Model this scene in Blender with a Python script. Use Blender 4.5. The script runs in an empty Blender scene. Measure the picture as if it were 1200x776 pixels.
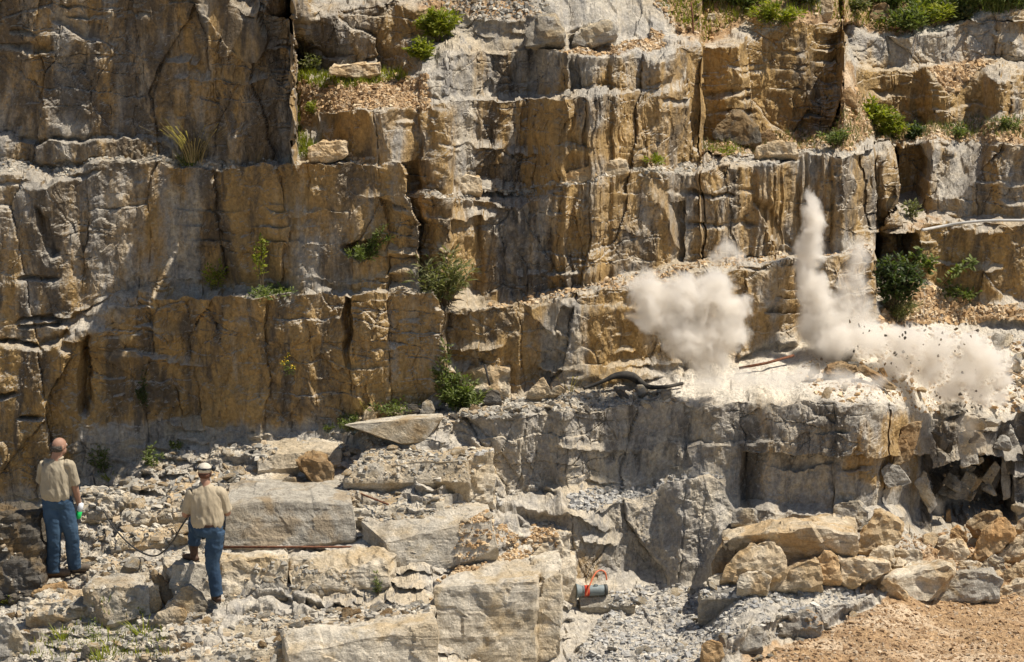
import bpy, bmesh, math, random
import numpy as np
from mathutils import Vector, Matrix, Euler

# ------------------------------------------------------------------ camera, sky, sun, exposure
scene = bpy.context.scene
COL = scene.collection
PITCH = math.radians(13.0)
TH = 0.1625            # tan of half the horizontal field of view
CAMZ = 12.4
cam = bpy.data.cameras.new('camera')
cam.sensor_fit = 'HORIZONTAL'
cam.angle = 2 * math.atan(TH)
cam.clip_start = 0.5
cam.clip_end = 3000
camo = bpy.data.objects.new('camera', cam)
COL.objects.link(camo)
camo.location = (0, 0, CAMZ)
camo.rotation_euler = (math.radians(90) - PITCH, 0, 0)
scene.camera = camo

SUN_DIR = Vector((0.46, -0.03, 0.86)).normalized()     # towards the sun
world = bpy.data.worlds.new('World')
scene.world = world
world.use_nodes = True
wn = world.node_tree.nodes
wl = world.node_tree.links
sky = wn.new('ShaderNodeTexSky')
sky.sky_type = 'NISHITA'
sky.sun_disc = False
sky.sun_elevation = math.asin(SUN_DIR.z)
sky.sun_rotation = math.atan2(SUN_DIR.x, SUN_DIR.y)
bg = wn['Background']
bg.inputs['Strength'].default_value = 0.072
wl.new(sky.outputs[0], bg.inputs['Color'])
sl = bpy.data.lights.new('sun', 'SUN')
sl.energy = 5.0
sl.angle = math.radians(0.5)
sl.color = (1.0, 0.93, 0.82)
so = bpy.data.objects.new('sun', sl)
COL.objects.link(so)
so.rotation_euler = SUN_DIR.to_track_quat('Z', 'Y').to_euler()
scene.view_settings.view_transform = 'Standard'
scene.view_settings.look = 'None'
scene.view_settings.exposure = 0.35
scene.view_settings.gamma = 1
scene.cycles.use_denoising = True
scene.cycles.max_bounces = 10
scene.cycles.volume_bounces = 8
scene.cycles.volume_step_rate = 0.6
scene.cycles.volume_max_steps = 256
scene.cycles.use_adaptive_sampling = True
scene.cycles.adaptive_threshold = 0.02

# ------------------------------------------------------------------ noise helpers (numpy)
def _h(ix, iy, iz, seed):
    h = (ix.astype(np.int64) * 374761393 + iy.astype(np.int64) * 668265263 + iz.astype(np.int64) * 2147483647 + seed * 1274126177) & 0xffffffff
    h = ((h ^ (h >> 13)) * 1274126177) & 0xffffffff
    h = ((h ^ (h >> 16)) * 2246822519) & 0xffffffff
    h = h ^ (h >> 13)
    return (h & 0xffffff).astype(np.float32) / np.float32(0xffffff)

def vnoise(x, y, z, seed=0):
    x0 = np.floor(x); y0 = np.floor(y); z0 = np.floor(z)
    fx = x - x0; fy = y - y0; fz = z - z0
    fx = fx * fx * (3 - 2 * fx); fy = fy * fy * (3 - 2 * fy); fz = fz * fz * (3 - 2 * fz)
    r = 0
    for dx in (0, 1):
        wx = fx if dx else 1 - fx
        for dy in (0, 1):
            wy = fy if dy else 1 - fy
            for dz in (0, 1):
                wz = fz if dz else 1 - fz
                r = r + wx * wy * wz * _h(x0 + dx, y0 + dy, z0 + dz, seed)
    return r - 0.5

def fbm(x, y, z, oct=4, seed=0, gain=0.5):
    r = 0; a = 1.0
    for o in range(oct):
        r = r + a * vnoise(x, y, z, seed + o * 17)
        x = x * 2.03 + 5.1; y = y * 2.03 + 1.7; z = z * 2.03 + 9.2
        a *= gain
    return r * 2

def cells(u, v, seed=0):
    """2D Worley: random value triple of the nearest cell, offset from its centre, F2-F1"""
    iu = np.floor(u); iv = np.floor(v)
    f1 = np.full(u.shape, 9.0); f2 = np.full(u.shape, 9.0)
    cu = np.zeros(u.shape); cv = np.zeros(u.shape); du = np.zeros(u.shape); dv = np.zeros(u.shape)
    z = np.zeros(u.shape)
    for a in (-1, 0, 1):
        for b in (-1, 0, 1):
            gu = iu + a; gv = iv + b
            pu = gu + 0.1 + 0.8 * _h(gu, gv, z, seed)
            pv = gv + 0.1 + 0.8 * _h(gu, gv, z, seed + 1)
            d = np.sqrt((u - pu) ** 2 + (v - pv) ** 2)
            m = d < f1
            f2 = np.where(m, f1, np.minimum(f2, d))
            cu = np.where(m, gu, cu); cv = np.where(m, gv, cv)
            du = np.where(m, u - pu, du); dv = np.where(m, v - pv, dv)
            f1 = np.where(m, d, f1)
    r = [_h(cu, cv, z, seed + 5 + k) - 0.5 for k in range(3)]
    return r[0], r[1], r[2], du, dv, f2 - f1

def sstep(a, b, x):
    t = np.clip((x - a) / (b - a), 0, 1)
    return t * t * (3 - 2 * t)

def blur(a, r):
    """separable box blur, twice"""
    for _ in range(2):
        for ax in (0, 1):
            n = a.shape[ax]
            p = np.concatenate([np.repeat(np.take(a, [0], ax), r + 1, ax), a, np.repeat(np.take(a, [n - 1], ax), r, ax)], ax)
            c = np.cumsum(p, ax, dtype=np.float64)
            hi = np.take(c, np.arange(2 * r + 1, 2 * r + 1 + n), ax)
            lo = np.take(c, np.arange(0, n), ax)
            a = (hi - lo) / (2 * r + 1)
    return a

# ------------------------------------------------------------------ from a direction and a distance to a place
CP, SP = math.cos(PITCH), math.sin(PITCH)
def ray(px, py):
    u = (px - 600) / 600 * TH
    v = (388 - py) / 600 * TH
    return u, CP + v * SP, -SP + v * CP
def unproj(px, py, d):
    a, b, c = ray(px, py)
    return Vector((a * d, b * d, CAMZ + c * d))

# ------------------------------------------------------------------ things
def mesh_obj(name, me, parent=None, mat=None):
    o = bpy.data.objects.new(name, me)
    COL.objects.link(o)
    if mat is not None and len(me.materials) == 0:
        me.materials.append(mat)
    if parent is not None:
        o.parent = parent
    return o
def tag(o, label=None, cat=None, group=None, kind=None):
    if label: o['label'] = label
    if cat: o['category'] = cat
    if group: o['group'] = group
    if kind: o['kind'] = kind
    return o
def empty(name, loc, rz=0.0):
    o = bpy.data.objects.new(name, None)
    COL.objects.link(o)
    o.location = loc
    o.rotation_euler = (0, 0, rz)
    o.empty_display_size = 0.2
    return o
def mesh_from(name, verts, faces, mat=None, smooth=False):
    me = bpy.data.meshes.new(name)
    if isinstance(verts, np.ndarray):
        nv = len(verts); f = np.asarray(faces); k = f.shape[1]; nf = len(f)
        me.vertices.add(nv)
        me.vertices.foreach_set('co', np.ascontiguousarray(verts, np.float32).ravel())
        me.loops.add(nf * k)
        me.loops.foreach_set('vertex_index', np.ascontiguousarray(f, np.int32).ravel())
        me.polygons.add(nf)
        me.polygons.foreach_set('loop_start', np.arange(0, nf * k, k, dtype=np.int32))
        me.polygons.foreach_set('loop_total', np.full(nf, k, np.int32))
        me.update(calc_edges=True)
    else:
        me.from_pydata([tuple(v) for v in verts], [], faces)
    if smooth:
        me.polygons.foreach_set('use_smooth', [True] * len(me.polygons))
    else:
        me.polygons.foreach_set('use_smooth', [False] * len(me.polygons))
    me.update()
    if mat: me.materials.append(mat)
    return me

# ------------------------------------------------------------------ materials
class NT:
    def __init__(s, name):
        s.m = bpy.data.materials.new(name); s.m.use_nodes = True
        s.t = s.m.node_tree; s.n = s.t.nodes; s.l = s.t.links
        s.b = s.n.get('Principled BSDF'); s.out = s.n.get('Material Output')
    def add(s, typ, **kw):
        n = s.n.new(typ)
        for k, v in kw.items():
            if k.startswith('i_'): n.inputs[k[2:].replace('_', ' ')].default_value = v
            else: setattr(n, k, v)
        return n
    def math(s, op, a, b=None, clamp=False):
        n = s.n.new('ShaderNodeMath'); n.operation = op; n.use_clamp = clamp
        for i, v in enumerate((a, b)):
            if v is None: continue
            if isinstance(v, (int, float)): n.inputs[i].default_value = v
            else: s.l.new(v, n.inputs[i])
        return n.outputs[0]
    def vmul(s, a, vec):
        n = s.n.new('ShaderNodeVectorMath'); n.operation = 'MULTIPLY'
        s.l.new(a, n.inputs[0]); n.inputs[1].default_value = vec
        return n.outputs[0]
    def mix(s, f, a, b, blend='MIX'):
        n = s.n.new('ShaderNodeMix'); n.data_type = 'RGBA'; n.blend_type = blend
        for sock, v in ((n.inputs[0], f), (n.inputs[6], a), (n.inputs[7], b)):
            if isinstance(v, (int, float)): sock.default_value = v
            elif isinstance(v, tuple): sock.default_value = (*v, 1) if len(v) == 3 else v
            else: s.l.new(v, sock)
        return n.outputs[2]
    def noise(s, vec, scale, detail=4, rough=0.55, dist=0.0):
        n = s.n.new('ShaderNodeTexNoise'); s.l.new(vec, n.inputs['Vector'])
        n.inputs['Scale'].default_value = scale; n.inputs['Detail'].default_value = detail
        n.inputs['Roughness'].default_value = rough; n.inputs['Distortion'].default_value = dist
        return n.outputs[0]
    def ramp(s, f, a, b):
        n = s.n.new('ShaderNodeMapRange'); n.interpolation_type = 'SMOOTHSTEP'
        s.l.new(f, n.inputs[0]); n.inputs[1].default_value = a; n.inputs[2].default_value = b
        return n.outputs[0]
    def bump(s, h, strength, dist):
        n = s.n.new('ShaderNodeBump'); s.l.new(h, n.inputs['Height'])
        n.inputs['Strength'].default_value = strength; n.inputs['Distance'].default_value = dist
        s.l.new(n.outputs[0], s.b.inputs['Normal'])

def simple_mat(name, col, rough=0.7, var=0.15, scale=8.0, metallic=0.0, bump=0.0, col2=None, obj=False):
    t = NT(name)
    tc = t.add('ShaderNodeTexCoord')
    nz = t.noise(tc.outputs['Object'], scale, 5, 0.6)
    c2 = col2 if col2 else tuple(c * (1 - var * 2) for c in col)
    f = t.ramp(nz, 0.35, 0.65)
    t.l.new(t.mix(f, col, c2), t.b.inputs['Base Color'])
    t.b.inputs['Roughness'].default_value = rough
    t.b.inputs['Metallic'].default_value = metallic
    t.b.inputs['Specular IOR Level'].default_value = 0.3
    if bump: t.bump(nz, 1.0, bump)
    return t.m

def make_terrain_mat():
    t = NT('quarry_rock')
    geo = t.add('ShaderNodeNewGeometry')
    P = geo.outputs['Position']
    at = t.add('ShaderNodeAttribute', attribute_name='paint')
    sep = t.add('ShaderNodeSeparateColor'); t.l.new(at.outputs['Color'], sep.inputs[0])
    R, G, B = sep.outputs
    D = at.outputs['Alpha']
    nrm = t.add('ShaderNodeSeparateXYZ'); t.l.new(geo.outputs['True Normal'], nrm.inputs[0])
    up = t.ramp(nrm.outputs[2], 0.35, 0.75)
    # streaks run down the faces
    st1 = t.noise(t.vmul(P, (2.6, 0.9, 0.38)), 1.0, 6, 0.62, 0.6)
    st2 = t.noise(t.vmul(P, (6.5, 2.5, 1.9)), 1.0, 5, 0.65, 0.3)
    pt = t.noise(P, 0.8, 5, 0.6, 0.4)
    fine = t.noise(P, 22.0, 6, 0.7)
    med = t.noise(P, 5.0, 6, 0.65, 0.4)
    # grey limestone varies between cool grey and warm buff
    grey = t.mix(t.ramp(med, 0.35, 0.65), (0.36, 0.325, 0.27), (0.25, 0.235, 0.215))
    grey = t.mix(t.ramp(st2, 0.45, 0.62), grey, (0.43, 0.375, 0.29))
    # ochre stain
    of = t.math('ADD', t.math('MULTIPLY', st1, 0.55), t.math('MULTIPLY', st2, 0.30))
    of = t.math('ADD', of, t.math('MULTIPLY', pt, 0.3))
    of = t.math('ADD', of, t.math('MULTIPLY', t.math('SUBTRACT', R, 0.5), 0.42))
    of = t.ramp(of, 0.50, 0.66)
    och = t.mix(t.ramp(st2, 0.35, 0.65), (0.43, 0.272, 0.095), (0.27, 0.175, 0.070))
    c = t.mix(t.math('MULTIPLY', of, 0.9), grey, och)
    # dark weathering stain, plus the shade painted through G
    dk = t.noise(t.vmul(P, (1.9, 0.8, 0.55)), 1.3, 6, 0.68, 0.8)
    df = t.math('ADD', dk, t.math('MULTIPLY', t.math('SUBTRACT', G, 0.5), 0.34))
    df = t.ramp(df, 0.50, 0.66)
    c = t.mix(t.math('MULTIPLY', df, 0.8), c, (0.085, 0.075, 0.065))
    # white mineral bloom
    wh = t.ramp(t.noise(t.vmul(P, (4.0, 2.0, 1.2)), 1.7, 6, 0.7, 1.0), 0.60, 0.70)
    c = t.mix(t.math('MULTIPLY', wh, 0.22), c, (0.52, 0.49, 0.43))
    # the treads: broken pale stone, soil where painted
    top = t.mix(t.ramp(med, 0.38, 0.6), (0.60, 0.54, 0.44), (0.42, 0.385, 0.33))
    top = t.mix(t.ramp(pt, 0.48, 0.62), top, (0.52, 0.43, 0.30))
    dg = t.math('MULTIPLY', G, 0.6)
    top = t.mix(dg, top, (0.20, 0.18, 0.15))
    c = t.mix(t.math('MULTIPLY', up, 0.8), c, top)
    soil = t.mix(t.ramp(t.noise(P, 14.0, 6, 0.75), 0.36, 0.64), (0.44, 0.29, 0.155), (0.25, 0.16, 0.085))
    soil = t.mix(t.ramp(t.noise(t.vmul(P, (0.7, 1.6, 1)), 1.0, 4, 0.6), 0.5, 0.68), soil, (0.52, 0.40, 0.27))
    soil = t.mix(t.ramp(t.noise(t.vmul(P, (1.5, 3.0, 1)), 1.3, 5, 0.7), 0.54, 0.66), soil, (0.28, 0.18, 0.10))
    sf = t.ramp(t.math('ADD', B, t.math('MULTIPLY', t.math('SUBTRACT', med, 0.5), 0.9)), 0.35, 0.65)
    c = t.mix(sf, c, soil)
    c = t.mix(D, c, (0.66, 0.60, 0.50))
    # grain
    c = t.mix(0.55, c, t.mix(t.ramp(fine, 0.3, 0.7), (0.55, 0.55, 0.55), (1.5, 1.5, 1.5)), 'MULTIPLY')
    t.l.new(c, t.b.inputs['Base Color'])
    t.b.inputs['Roughness'].default_value = 0.95
    t.b.inputs['Specular IOR Level'].default_value = 0.15
    h = t.math('ADD', t.math('MULTIPLY', fine, 0.5), t.noise(t.vmul(P, (16, 9, 5)), 1.0, 5, 0.7, 0.5))
    t.bump(h, 1.0, 0.035)
    return t.m

def rock_mat(name, base, stain, amount=0.5, dark=0.25):
    t = NT(name)
    tc = t.add('ShaderNodeTexCoord')
    info = t.add('ShaderNodeObjectInfo')
    add = t.add('ShaderNodeVectorMath', operation='ADD')
    t.l.new(tc.outputs['Object'], add.inputs[0]); t.l.new(info.outputs['Location'], add.inputs[1])
    P = add.outputs[0]
    a = t.noise(P, 2.2, 6, 0.6, 0.5); b = t.noise(P, 9.0, 6, 0.7, 0.2); f = t.noise(P, 40.0, 5, 0.7)
    c = t.mix(t.ramp(b, 0.35, 0.65), base, tuple(x * 0.72 for x in base))
    c = t.mix(t.math('MULTIPLY', t.ramp(a, 0.56 - amount * 0.22, 0.66 - amount * 0.12), 0.85), c, stain)
    c = t.mix(t.math('MULTIPLY', t.ramp(t.noise(P, 3.5, 6, 0.7, 1.0), 0.55, 0.68), dark), c, (0.10, 0.085, 0.07))
    bl = t.ramp(t.noise(t.vmul(P, (0.8, 0.8, 16.0)), 1.0, 4, 0.6, 0.3), 0.60, 0.66)
    c = t.mix(t.math('MULTIPLY', bl, 0.45), c, tuple(x * 0.38 for x in base))
    big = t.noise(P, 0.9, 4, 0.6, 0.8)
    c = t.mix(t.ramp(big, 0.42, 0.62), c, t.mix(1.0, c, (0.86, 0.79, 0.68), 'MULTIPLY'))
    br = t.mix(info.outputs['Random'], (0.86, 0.86, 0.86), (1.14, 1.12, 1.08))
    c = t.mix(1.0, c, br, 'MULTIPLY')
    c = t.mix(0.5, c, t.mix(t.ramp(f, 0.3, 0.7), (0.6, 0.6, 0.6), (1.4, 1.4, 1.4)), 'MULTIPLY')
    t.l.new(c, t.b.inputs['Base Color'])
    t.b.inputs['Roughness'].default_value = 0.95
    t.b.inputs['Specular IOR Level'].default_value = 0.15
    t.bump(t.math('ADD', t.math('MULTIPLY', f, 0.5), b), 1.0, 0.03)
    return t.m

TERR = make_terrain_mat()
ROCK = {
    'ledge': rock_mat('ledge_stone', (0.60, 0.54, 0.44), (0.50, 0.41, 0.28), 0.25, 0.25),
    'ledgedark': rock_mat('ledge_stained_stone', (0.50, 0.455, 0.375), (0.38, 0.30, 0.20), 0.4, 0.4),
    'tan': rock_mat('tan_stone', (0.58, 0.49, 0.36), (0.47, 0.34, 0.19), 0.5),
    'pale': rock_mat('pale_stone', (0.66, 0.595, 0.48), (0.42, 0.31, 0.18), 0.35, 0.15),
    'grey': rock_mat('grey_stone', (0.38, 0.355, 0.31), (0.44, 0.36, 0.24), 0.25, 0.3),
    'brown': rock_mat('brown_stone', (0.36, 0.27, 0.165), (0.26, 0.165, 0.08), 0.6, 0.4),
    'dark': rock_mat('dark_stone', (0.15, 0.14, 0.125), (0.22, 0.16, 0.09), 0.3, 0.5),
    'orange': rock_mat('orange_stone', (0.53, 0.38, 0.22), (0.45, 0.27, 0.12), 0.5, 0.1),
}

# ------------------------------------------------------------------ THE TERRAIN: one relief of steps, cut into floor, ledges and faces
STEP = 1.17
X0, X1, Y0, Y1 = -170.0, 1370.0, -80.0, 905.0
gx = np.arange(X0, X1, STEP); gy = np.arange(Y1, Y0, -STEP)        # rows from the floor upwards
NX, NY = len(gx), len(gy)
PX, PY = np.meshgrid(gx, gy)

def inside(poly, X, Y):
    """even-odd test, only within the polygon's box"""
    p = np.array(poly, float)
    m = np.zeros(X.shape, bool)
    bx = (X >= p[:, 0].min()) & (X <= p[:, 0].max()) & (Y >= p[:, 1].min()) & (Y <= p[:, 1].max())
    idx = np.nonzero(bx)
    x = X[idx]; y = Y[idx]; r = np.zeros(x.shape, bool)
    for i in range(len(p)):
        xa, ya = p[i]; xb, yb = p[(i + 1) % len(p)]
        if ya == yb: continue
        c = ((ya > y) != (yb > y)) & (x < (xb - xa) * (y - ya) / (yb - ya) + xa)
        r ^= c
    m[idx] = r
    return m

zz = np.zeros(PX.shape)
# ragged edges: the outlines are read through a small noise
wx = 2.2 * fbm(PX / 26, PY / 26, zz, 3, 11) + 1.2 * fbm(PX / 6, PY / 6, zz, 2, 12)
ca = cells(PX / 26, PY / 26, 13); cb = cells(PX / 9, PY / 9, 15)
wy = 2.4 * fbm(PX / 30, PY / 40, zz, 3, 14) + 4.5 * ca[0] + 2.4 * cb[0]
WX, WY = PX + wx, PY + wy

# (name, steepness rise over run, outline)
FACES = [
 # left wall, from the floor up
 ('L1', 9, [(-180, 398), (0, 398), (45, 403), (75, 395), (92, 372), (140, 350), (200, 346), (300, 345), (345, 340), (408, 344), (412, 350), (418, 341), (505, 342), (512, 350),
            (522, 471), (470, 482), (418, 488), (400, 500), (345, 506), (212, 506), (200, 530), (120, 560), (100, 565), (45, 592), (0, 600), (-180, 606)]),
 ('L2', 8, [(-180, 205), (0, 205), (33, 205), (40, 212), (70, 207), (85, 204), (98, 190), (170, 190), (250, 196), (300, 190), (345, 190), (400, 186), (470, 198), (480, 213),
            (485, 260), (492, 300), (490, 336), (420, 334), (400, 336), (345, 330), (300, 332), (270, 330), (200, 338), (140, 342), (88, 366), (75, 388), (45, 397), (0, 391), (-180, 391)]),
 ('L3', 12, [(-180, 167), (100, 165), (150, 163), (170, 163), (196, 172), (200, 184), (150, 187), (100, 186), (60, 189), (-180, 190)]),
 ('L4', 9, [(-180, -90), (262, -90), (272, 0), (290, 10), (325, 18), (340, 27), (345, 60), (348, 130), (345, 186), (205, 183), (196, 166), (150, 159), (-180, 162)]),
 # middle
 ('M0', 8, [(372, 130), (440, 128), (505, 128), (515, 160), (533, 222), (480, 224), (455, 196), (400, 178), (378, 165)]),
 ('M1', 7, [(505, 122), (520, 117), (600, 118), (650, 116), (700, 110), (765, 108), (772, 72), (800, 50), (820, 46), (823, 188), (740, 200), (680, 215), (620, 229), (560, 230), (533, 222), (512, 150)]),
 ('M2', 3, [(500, 92), (515, 70), (560, 62), (615, 58), (640, 58), (700, 66), (750, 60), (772, 70), (766, 106), (700, 104), (600, 112), (540, 113), (505, 112)]),
 ('M3', 8, [(357, 22), (385, 14), (465, 3), (482, 5), (520, 6), (522, 45), (485, 42), (484, 78), (470, 84), (440, 78), (380, 76), (352, 72)]),
 ('M3', 7, [(300, -90), (380, -90), (374, 14), (356, 24), (350, 82), (342, 92), (345, 30), (300, 14)]),
 ('M4', 5, [(530, 22), (590, 22), (613, 20), (640, 14), (658, 25), (662, 46), (620, 58), (545, 54)]),
 ('M4', 3, [(665, 36), (680, 28), (712, 25), (722, 36), (715, 52), (690, 50), (668, 52)]),
 # right
 ('R1', 9, [(822, 50), (865, 50), (880, 30), (905, 28), (960, 22), (980, 30), (988, 60), (985, 110), (975, 150), (930, 164), (900, 168), (850, 165), (822, 162)]),
 ('R2', 3, [(990, 36), (1060, 40), (1120, 36), (1170, 18), (1200, 18), (1380, 14), (1380, 75), (1180, 72), (1085, 74), (1075, 78), (1010, 76), (1000, 66)]),
 ('R2', 6, [(1003, 80), (1085, 80), (1098, 92), (1118, 112), (1150, 82), (1170, 100), (1200, 78), (1380, 78), (1380, 124), (1200, 130), (1150, 140), (1080, 145), (1030, 135), (1002, 112)]),
 ('T2', 7, [(485, 229), (530, 232), (575, 237), (620, 236), (655, 222), (700, 212), (740, 202), (820, 196), (900, 186), (960, 180), (1040, 182), (1052, 200), (1056, 240), (1054, 266), (1026, 270), (1000, 286),
            (935, 289), (900, 296), (860, 299), (800, 309), (740, 326), (700, 338), (640, 345), (575, 349), (505, 350), (492, 300)]),
 ('T3', 7, [(512, 358), (560, 360), (600, 357), (660, 349), (730, 338), (800, 322), (870, 307), (900, 302), (985, 292), (1022, 292), (1026, 300), (1024, 372), (960, 386), (920, 400), (870, 411),
            (830, 430), (760, 451), (700, 456), (620, 463), (580, 466), (522, 471)]),
 ('R3', 7, [(1058, 170), (1110, 166), (1120, 180), (1092, 232), (1120, 236), (1150, 205), (1166, 172), (1200, 170), (1380, 168), (1380, 258), (1200, 257), (1090, 256), (1056, 240), (1054, 200)]),
 ('R4', 7, [(1028, 275), (1060, 274), (1100, 264), (1200, 262), (1380, 262), (1380, 362), (1200, 355), (1110, 345), (1072, 330), (1040, 330), (1028, 300)]),
 ('R5', 5, [(1140, 378), (1200, 372), (1380, 368), (1380, 388), (1200, 386), (1150, 385)]),
 # blasted bench
 ('Q1', 6, [(508, 503), (545, 495), (600, 490), (640, 484), (700, 478), (760, 472), (800, 470), (800, 552), (770, 562), (740, 566), (680, 576), (620, 586), (566, 588), (560, 540), (530, 520)]),
 ('Q1', 7, [(800, 474), (890, 470), (888, 500), (884, 512), (800, 514)]),
 ('Q1', 8, [(806, 517), (884, 517), (900, 474), (960, 468), (1040, 472), (1085, 482), (1095, 484), (1100, 560), (1085, 600), (1000, 618), (900, 618), (862, 590), (850, 552), (806, 550)]),
 ('Q1', 5, [(1095, 492), (1140, 488), (1180, 492), (1194, 480), (1380, 470), (1380, 600), (1200, 606), (1120, 612), (1090, 606), (1098, 560)]),
 ('Q0', 2.6, [(600, 606), (640, 604), (680, 606), (712, 590), (750, 576), (800, 562), (835, 555), (852, 566), (857, 600), (838, 668), (780, 674), (720, 680), (660, 688), (650, 640)]),
 # ledges and blocks in front
 ('S1', 3, [(838, 752), (868, 738), (900, 722), (935, 716), (955, 704), (1000, 700), (1022, 688), (1026, 702), (990, 712), (960, 735), (935, 740), (900, 764), (866, 770), (842, 776)]),
]
K = np.full(PX.shape, 0.10); KA = K.copy()
FID = np.zeros(PX.shape, np.int32)
face_names = []
# slopes of scree between the faces
SLOPES = [
 (0.55, [(345, 92), (500, 84), (508, 128), (372, 130), (350, 170)]),
 (0.9, [(500, 62), (540, 55), (665, 50), (760, 40), (765, 62), (640, 60), (515, 72)]),
 (0.7, [(480, -90), (660, -90), (650, 14), (590, 24), (525, 24), (500, 10)]),
 (0.9, [(600, -90), (755, -90), (792, 40), (772, 70), (724, 30), (700, 24), (665, 30), (640, 12)]),
 (0.7, [(750, -90), (1380, -90), (1380, 18), (1170, 18), (1060, 40), (990, 36), (960, 20), (880, 30), (822, 50), (795, 44)]),
 (0.8, [(985, 60), (1004, 80), (1004, 112), (1080, 146), (1380, 130), (1380, 170), (1060, 168), (900, 184), (823, 188), (823, 160), (975, 150)]),
 (1.2, [(1086, 78), (1170, 74), (1150, 84), (1118, 114), (1098, 92)]),
 (1.4, [(1112, 166), (1166, 170), (1150, 206), (1118, 238), (1090, 236), (1118, 182)]),
 (0.9, [(1040, 330), (1072, 330), (1110, 345), (1200, 355), (1380, 362), (1380, 372), (1140, 378), (1100, 382), (1024, 376)]),
 (0.7, [(1056, 256), (1100, 256), (1100, 266), (1058, 274)]),
 (1.6, [(200, -60), (240, 16), (275, 62), (300, 66), (316, 40), (300, 12), (272, 0), (262, -60)]),
 (2.0, [(620, 350), (660, 350), (650, 390), (700, 430), (700, 400), (668, 372)]),
 (2.0, [(655, 575), (720, 588), (712, 600), (650, 606), (600, 606), (600, 588)]),
 (0.5, [(1085, 405), (1200, 390), (1380, 390), (1380, 470), (1180, 486), (1095, 484), (1040, 470)]),
]
early = [s for s in SLOPES]
for k, poly in early:
    K[inside(poly, WX, WY)] = k
    KA[inside(poly, PX, PY)] = k
# the stepped ledges in front: beds break back in even, coherent steps
FG = [(-190, 600), (0, 600), (45, 592), (100, 565), (120, 560), (200, 530), (212, 506), (345, 506), (400, 500), (418, 488), (508, 500), (530, 520), (560, 540), (566, 588), (600, 606), (650, 640), (660, 688), (716, 700), (660, 774), (515, 778), (512, 812), (340, 822), (-190, 850)]
def terraced(X, Y, hx):
    ph = (Y + 10 * fbm(PX / 170, PY / 200, zz, 2, 301) + hx * (6 * fbm(PX / 40, PY / 60, zz, 2, 302) + 7 * cells(PX / 50, PY / 26, 303)[0])) / 19.0
    fr = ph - np.floor(ph)
    return np.where(fr < 0.36, 7.0, 0.22)
mfg = inside(FG, PX, PY)
KA[mfg] = terraced(PX, PY, 0.35)[mfg]
K[mfg] = terraced(WX, WY, 1.0)[mfg]
FID_FG = mfg
for nm, k, poly in FACES:
    if nm not in face_names: face_names.append(nm)
    m = inside(poly, WX, WY)
    K[m] = k
    KA[inside(poly, PX, PY)] = k
    FID[m] = face_names.index(nm) + 1
# lean-back strips that catch the sun on the faces
for k, poly in [(1.6, [(205, -60), (240, 16), (262, 48), (275, 62), (300, 66), (316, 44), (300, 12), (272, 0), (262, -60)]),
                (1.8, [(618, 352), (662, 349), (652, 388), (690, 408), (700, 424), (672, 400), (640, 388), (622, 372)]),
                (1.5, [(752, 210), (774, 215), (790, 250), (798, 296), (790, 290), (778, 250)]),
                (1.8, [(880, 228), (905, 240), (920, 270), (930, 288), (912, 286), (898, 262)]),
                (1.6, [(636, 436), (642, 450), (648, 464), (636, 464), (628, 450)]),
                (1.8, [(655, 604), (690, 596), (712, 604), (716, 618), (680, 606)]),
                (1.5, [(735, 120), (752, 116), (790, 90), (800, 60), (812, 60), (800, 100), (770, 112)]),
                (2.2, [(60, 20), (72, 18), (110, 32), (136, 50), (130, 54), (96, 40)]),
                (2.0, [(42, 240), (56, 256), (70, 292), (64, 300), (50, 270)])]:
    K[inside(poly, WX, WY)] = k
# thin bedding breaks across the faces
riser = K > 2.5
brk = (vnoise(PX / 120, PY / 9, zz, 71) > 0.22) & (vnoise(PX / 44, PY / 4.5, zz, 72) > 0.06) & riser
K[brk] = 1.3
# integrate upwards column by column
def s_of(py): return SP - (388 - py) / 600 * TH * CP
def c_of(py): return CP + (388 - py) / 600 * TH * SP
def integrate(Kx):
    L = np.zeros(PX.shape)
    for j in range(1, NY):
        k = Kx[j]
        L[j] = L[j - 1] + np.log((s_of(gy[j - 1]) + k * c_of(gy[j - 1])) / (s_of(gy[j]) + k * c_of(gy[j])))
    return L
def blur1(a, r, ax):
    n = a.shape[ax]
    p = np.concatenate([np.repeat(np.take(a, [0], ax), r + 1, ax), a, np.repeat(np.take(a, [n - 1], ax), r, ax)], ax)
    c = np.cumsum(p, ax, dtype=np.float64)
    return (np.take(c, np.arange(2 * r + 1, 2 * r + 1 + n), ax) - np.take(c, np.arange(0, n), ax)) / (2 * r + 1)
L0 = np.log(CAMZ / s_of(gy[0]))
KA = np.where(KA > 2.5, KA * 1.9, KA); K = np.where(K > 2.5, K * 1.9, K)
LA = integrate(KA)
# the rock masses that stand apart from their neighbours
SEG = np.zeros(PX.shape, np.int32)
_sw = 5 * fbm(PY / 34, PX * 0, zz, 3, 333) + 5 * cells(PX * 0 + 1.5, PY / 30, 334)[0]
SEG[inside([(-200, -100), (262, -100), (272, 0), (290, 10), (325, 18), (340, 27), (345, 60), (348, 130), (346, 188), (474, 190), (481, 213), (486, 260), (493, 300), (491, 336), (508, 342), (513, 352), (523, 472), (470, 484), (-200, 484)], PX + _sw, PY)] = 1
SEG[inside([(822, -100), (822, 186), (1058, 172), (1058, 240), (1026, 272), (1026, 374), (1400, 372), (1400, -100)], PX + _sw, PY)] = 2
SEG[inside([(988, 30), (988, 110), (976, 150), (940, 184), (1058, 172), (1058, 240), (1026, 272), (1026, 374), (1400, 372), (1400, 20)], PX + _sw, PY)] = 3
SEG[inside([(822, 187), (1058, 174), (1058, 240), (1026, 272), (1026, 374), (822, 430)], PX + _sw, PY)] = 0
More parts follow.
